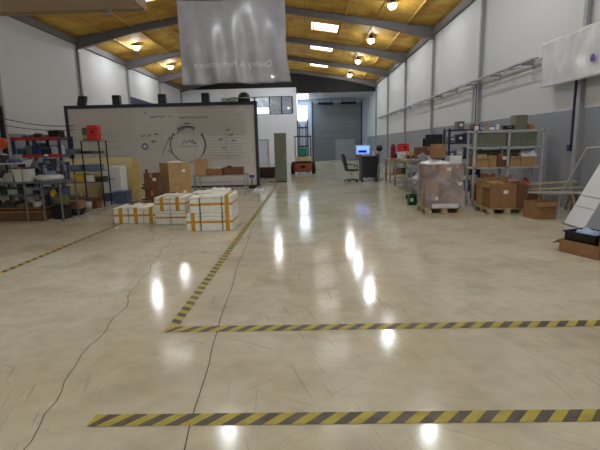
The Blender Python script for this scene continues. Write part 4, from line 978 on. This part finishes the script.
for k, (x, z, wx, h, m_, cn) in enumerate(((-6.75, 1.543, .3, .13, clutter[0], 'shiny grey pan'), (-6.35, 1.543, .3, .06, clutter[2], 'flat black tool'), (-6.05, 1.543, .2, .05, clutter[0], 'flat grey tool'),
        (-6.7, 1.053, .36, .16, bluegrey, 'blue grey tub'), (-6.2, 1.053, .42, .16, bluegrey, 'wide blue grey tub'), (-6.58, .723, .28, .22, yellow, 'yellow bin'), (-6.28, .723, .22, .2, paper, 'white carton'), (-6.02, .723, .22, .14, clutter[2], 'black bin'))):
    t = thing('shelf_item', '%s on the %s shelf of the thin dark rack' % (cn, {1.543: 'upper', 1.053: 'middle', .723: 'lower'}[z]), 'bin', (x, 12.85, z)); part('body', B(-wx / 2, wx / 2, -.18, .18, 0, h), m_, t, bevel=.015); part('rim', B(-wx / 2 - .008, wx / 2 + .008, -.188, .188, h - .02, h + .004), m_, t)
openbox(-6.2, 12.4, 0, .5, .3, .24, 'open brown box on the floor under the thin dark rack', card_dk, flaps=(.2, .2, 0, .2), ang=(60, 60, 0, 30))
t = thing('blue_tub', 'slate blue plastic tub on the floor right of the thin dark rack', 'tub', (-5.72, 13.5, 0)); part('tub', B(-.2, .2, -.2, .2, 0, .34), blue_bin, t, bevel=.02); part('rim', B(-.22, .22, -.22, .22, .34, .37), blue_bin, t)
t = thing('wheeled_frame', 'thin blue wheeled frame standing before the cream boards', 'frame', (-5.0, 13.7, 0))
part('post', B(-.03, .03, -.03, .03, .05, 1.0), blue_dk, t); part('foot', B(-.2, .2, -.03, .03, .04, .09), blue_dk, t); part('arm', B(-.15, .03, -.03, .03, .5, .55), blue_dk, t)
for x in (-.18, .18): part('wheel', MB().lathe([(.001, -.02), (.04, -.02), (.04, .02), (.001, .02)], 12, c=(x, 0, .04), axis='y'), rubber, t)
# cream boards
t = thing('cream_board', 'long cream board standing behind the thin dark rack', 'board', (-7.0, 14.7, 0)); part('face', B(-1.05, 1.2, 0, .04, .0, 1.36), cream, t, bevel=.004); part('edge_strip', B(1.2, 1.26, -.01, .05, 0, 1.33), yellow, t, 'yellow edge strip'); part('foot', B(-.8, -.7, -.2, .3, -.0, .05), steel, t)
t = thing('white_cabinet', 'low white cabinet in front of the cream board', 'cabinet', (-6.25, 14.25, 0)); part('body', B(-.28, .3, -.25, .25, .26, 1.1), whitep, t, bevel=.01); part('plinth', B(-.28, .3, -.25, .25, 0, .26), blue_bin, t); part('handle', B(-.1, .1, -.27, -.25, .7, .72), steel, t)
t = thing('yellow_panel', 'upright yellow panel right of the white cabinet', 'panel', (-5.62, 14.45, 0)); part('face', B(-.13, .13, -.02, .02, 0, 1.17), mat('dull_yellow_board', (198, 176, 104), .6), t, bevel=.004); part('foot', B(-.14, .14, -.15, .15, 0, .03), pine, t)

# near left bench with clutter
LX0, LX1, LY0, LY1 = -7.9, -5.72, 10.1, 10.9
t = thing('workbench', 'cluttered metal workbench at the left edge', 'workbench', ((LX0 + LX1) / 2, 10.5, 0)); hx = (LX1 - LX0) / 2
part('top', B(-hx, hx, -.38, .4, .90, .94), clutter[0], t)
for x in (-hx + .04, -.28 + .5, .62, hx - .04):
    part('leg', B(x - .016, x + .016, -.355, -.325, 0, .90), steel, t); part('leg', B(x - .016, x + .016, .345, .375, 0, .90), steel, t)
part('lower_shelf', B(-hx + .02, hx - .5, -.3, .36, .30, .33), woodm, t); part('mid_shelf', B(-hx + .02, hx - .5, -.1, .36, .60, .62), clutter[0], t)
part('back_panel', B(-hx + .02, hx - .5, .37, .39, .05, .3), woodm, t)
part('riser_shelf', B(-hx, -.1, .0, .38, 1.34, 1.37), lightsteel, t, 'pale upper shelf'); 
for x in (-hx + .03, -.14): part('riser_post', B(x - .015, x + .015, .3, .34, .94, 1.34), dark, t)
clutter_row('along the front of the left bench', -7.85, -6.42, 10.26, .943, 8, 21, .12, .34, .12, (3, 4, 0, 3, 8, 6, 2))
clutter_row('along the back of the left bench', -7.8, -6.75, 10.66, .943, 5, 22, .2, .36, .12, (1, 2, 0, 6, 4))
clutter_row('on the raised shelf of the left bench', -7.88, -7.0, 10.68, 1.373, 5, 23, .06, .2, .12, (0, 9, 1, 8, 2))
clutter_row('on the middle shelf of the left bench', -7.86, -6.25, 10.62, .623, 8, 24, .1, .17, .14, (2, 0, 1, 5, 2, 8))
clutter_row('on the lowest shelf of the left bench', -7.86, -6.25, 10.45, .333, 7, 25, .1, .17, .2, (2, 1, 4, 3, 2, 5))
t = thing('wooden_platform', 'low dark brown wooden platform on the floor under the left bench', 'platform', (-7.08, 10.5, 0)); part('deck', B(-.78, .76, -.25, .3, .2, .26), woodm, t); part('front', B(-.78, .76, -.25, -.22, 0, .2), mat('dark_wood_board', (92, 66, 44), .7), t); part('side', B(.73, .76, -.22, .3, 0, .2), woodm, t)
# parts stand behind the bench
rack('parts_stand', 'grey parts stand crowded with tools between the left bench and the thin dark rack', -8.35, -7.05, 12.25, 12.75, 1.3, [.4, .8, 1.2], steel, clutter[0], cat='stand')
clutter_row('on the top of the grey parts stand', -8.25, -7.15, 12.5, 1.202, 7, 31, .16, .36, .14, (0, 8, 1, 6, 3, 2))
clutter_row('on the middle shelf of the grey parts stand', -8.25, -7.15, 12.5, .802, 6, 32, .15, .3, .14, (0, 2, 1, 6, 5))
clutter_row('on the lower shelf of the grey parts stand', -8.25, -7.15, 12.5, .402, 5, 33, .15, .3, .14, (2, 4, 1, 0))
clutter_row('on the floor under the thin dark rack', -6.85, -6.5, 12.85, 0, 2, 34, .2, .4, .14, (0, 6, 2))
clutter_row('in the heap before the thin dark rack', -6.95, -6.2, 11.6, .0, 4, 35, .3, .7, .2, (2, 0, 1, 5, 6))
clutter_row('on the top of the red beamed rack', -9.8, -8.85, 15.35, 2.072, 4, 36, .1, .2, .14, (1, 2, 0))
# curved white and blue cowling on bench
t = thing('fan_cowling', 'white ring shaped cowling with dark centre lying on the left bench', 'machine part', (-6.12, 10.42, .943))
part('ring', MB().lathe([(.15, .06), (.19, .0), (.27, .0), (.31, .06), (.28, .12), (.22, .14), (.17, .11)], 28), lightsteel, t, smooth=True); part('blue_band', MB().lathe([(.10, .14), (.15, .14), (.13, .22), (.09, .22)], 20), bluegrey, t); part('core', MB().lathe([(.001, .0), (.115, .0), (.115, .09), (.001, .09)], 20), dark, t)
for k in range(5):
    t = thing('clamp_tool', '%s dark blue upright tool from the left at the back of the left bench' % ordn[k], 'tool', (-6.5 + .16 * k, 10.78, .943), 0, 'upright tools on the left bench'); part('shaft', B(-.02, .02, -.02, .02, 0, .34 + .04 * (k % 2)), blue_dk, t); part('head', B(-.045, .045, -.03, .03, .34 + .04 * (k % 2), .42 + .04 * (k % 2)), [blue_dk, clutter[0]][k % 2], t)
# things right of bench legs
t = thing('green_machine', 'olive and yellow motor on the low stand under the left bench end', 'machine', (-6.02, 10.62, 0)); part('stand', B(-.15, .15, -.15, .15, 0, .3), dark, t); part('motor', MB().lathe([(.001, -.16), (.13, -.16), (.15, -.1), (.15, .12), (.1, .16), (.001, .16)], 18, c=(0, 0, .46), axis='x'), clutter[5], t, smooth=True); part('flange', MB().lathe([(.001, -.02), (.1, -.02), (.1, .02), (.001, .02)], 18, c=(-.12, -.1, .62), axis='x'), yellow, t, 'yellow flange')
t = thing('black_basin', 'round black basin on the floor right of the left bench', 'basin', (-5.98, 11.15 - .0, 0)); 
t.location = (-6.02, 11.2, 0); part('bowl', MB().lathe([(.001, 0), (.2, 0), (.25, .14), (.24, .14), (.19, .02), (.001, .02)], 24), black, t, smooth=True); part('rim', MB().lathe([(.235, .14), (.27, .14), (.27, .16), (.235, .16)], 24), black, t)
cbox(-6.02, 11.2, .162, .42, .32, .2, 'brown box resting on the round black basin', card)
t = thing('silver_pail', 'small silver pail on the floor between the basin and brown box', 'pail', (-5.98, 11.75, 0)); part('pail', MB().lathe([(.001, 0), (.11, 0), (.14, .26), (.13, .26), (.1, .01), (.001, .01)], 18), galv, t, smooth=True); part('handle', MB().tube([(.14 * math.cos(a * PI / 8), 0, .25 + .12 * math.sin(a * PI / 8)) for a in range(9)], .006, 6), steel, t)
t = MB().tube([(-5.6 + .14 * math.cos(a * PI / 6), 11.85 + .1 * math.sin(a * PI / 6), .012) for a in range(12)], .01, 6)
tag(t.build('wire_loop', galv), 'loose loop of pale wire on the floor beside the open brown box', 'wire')
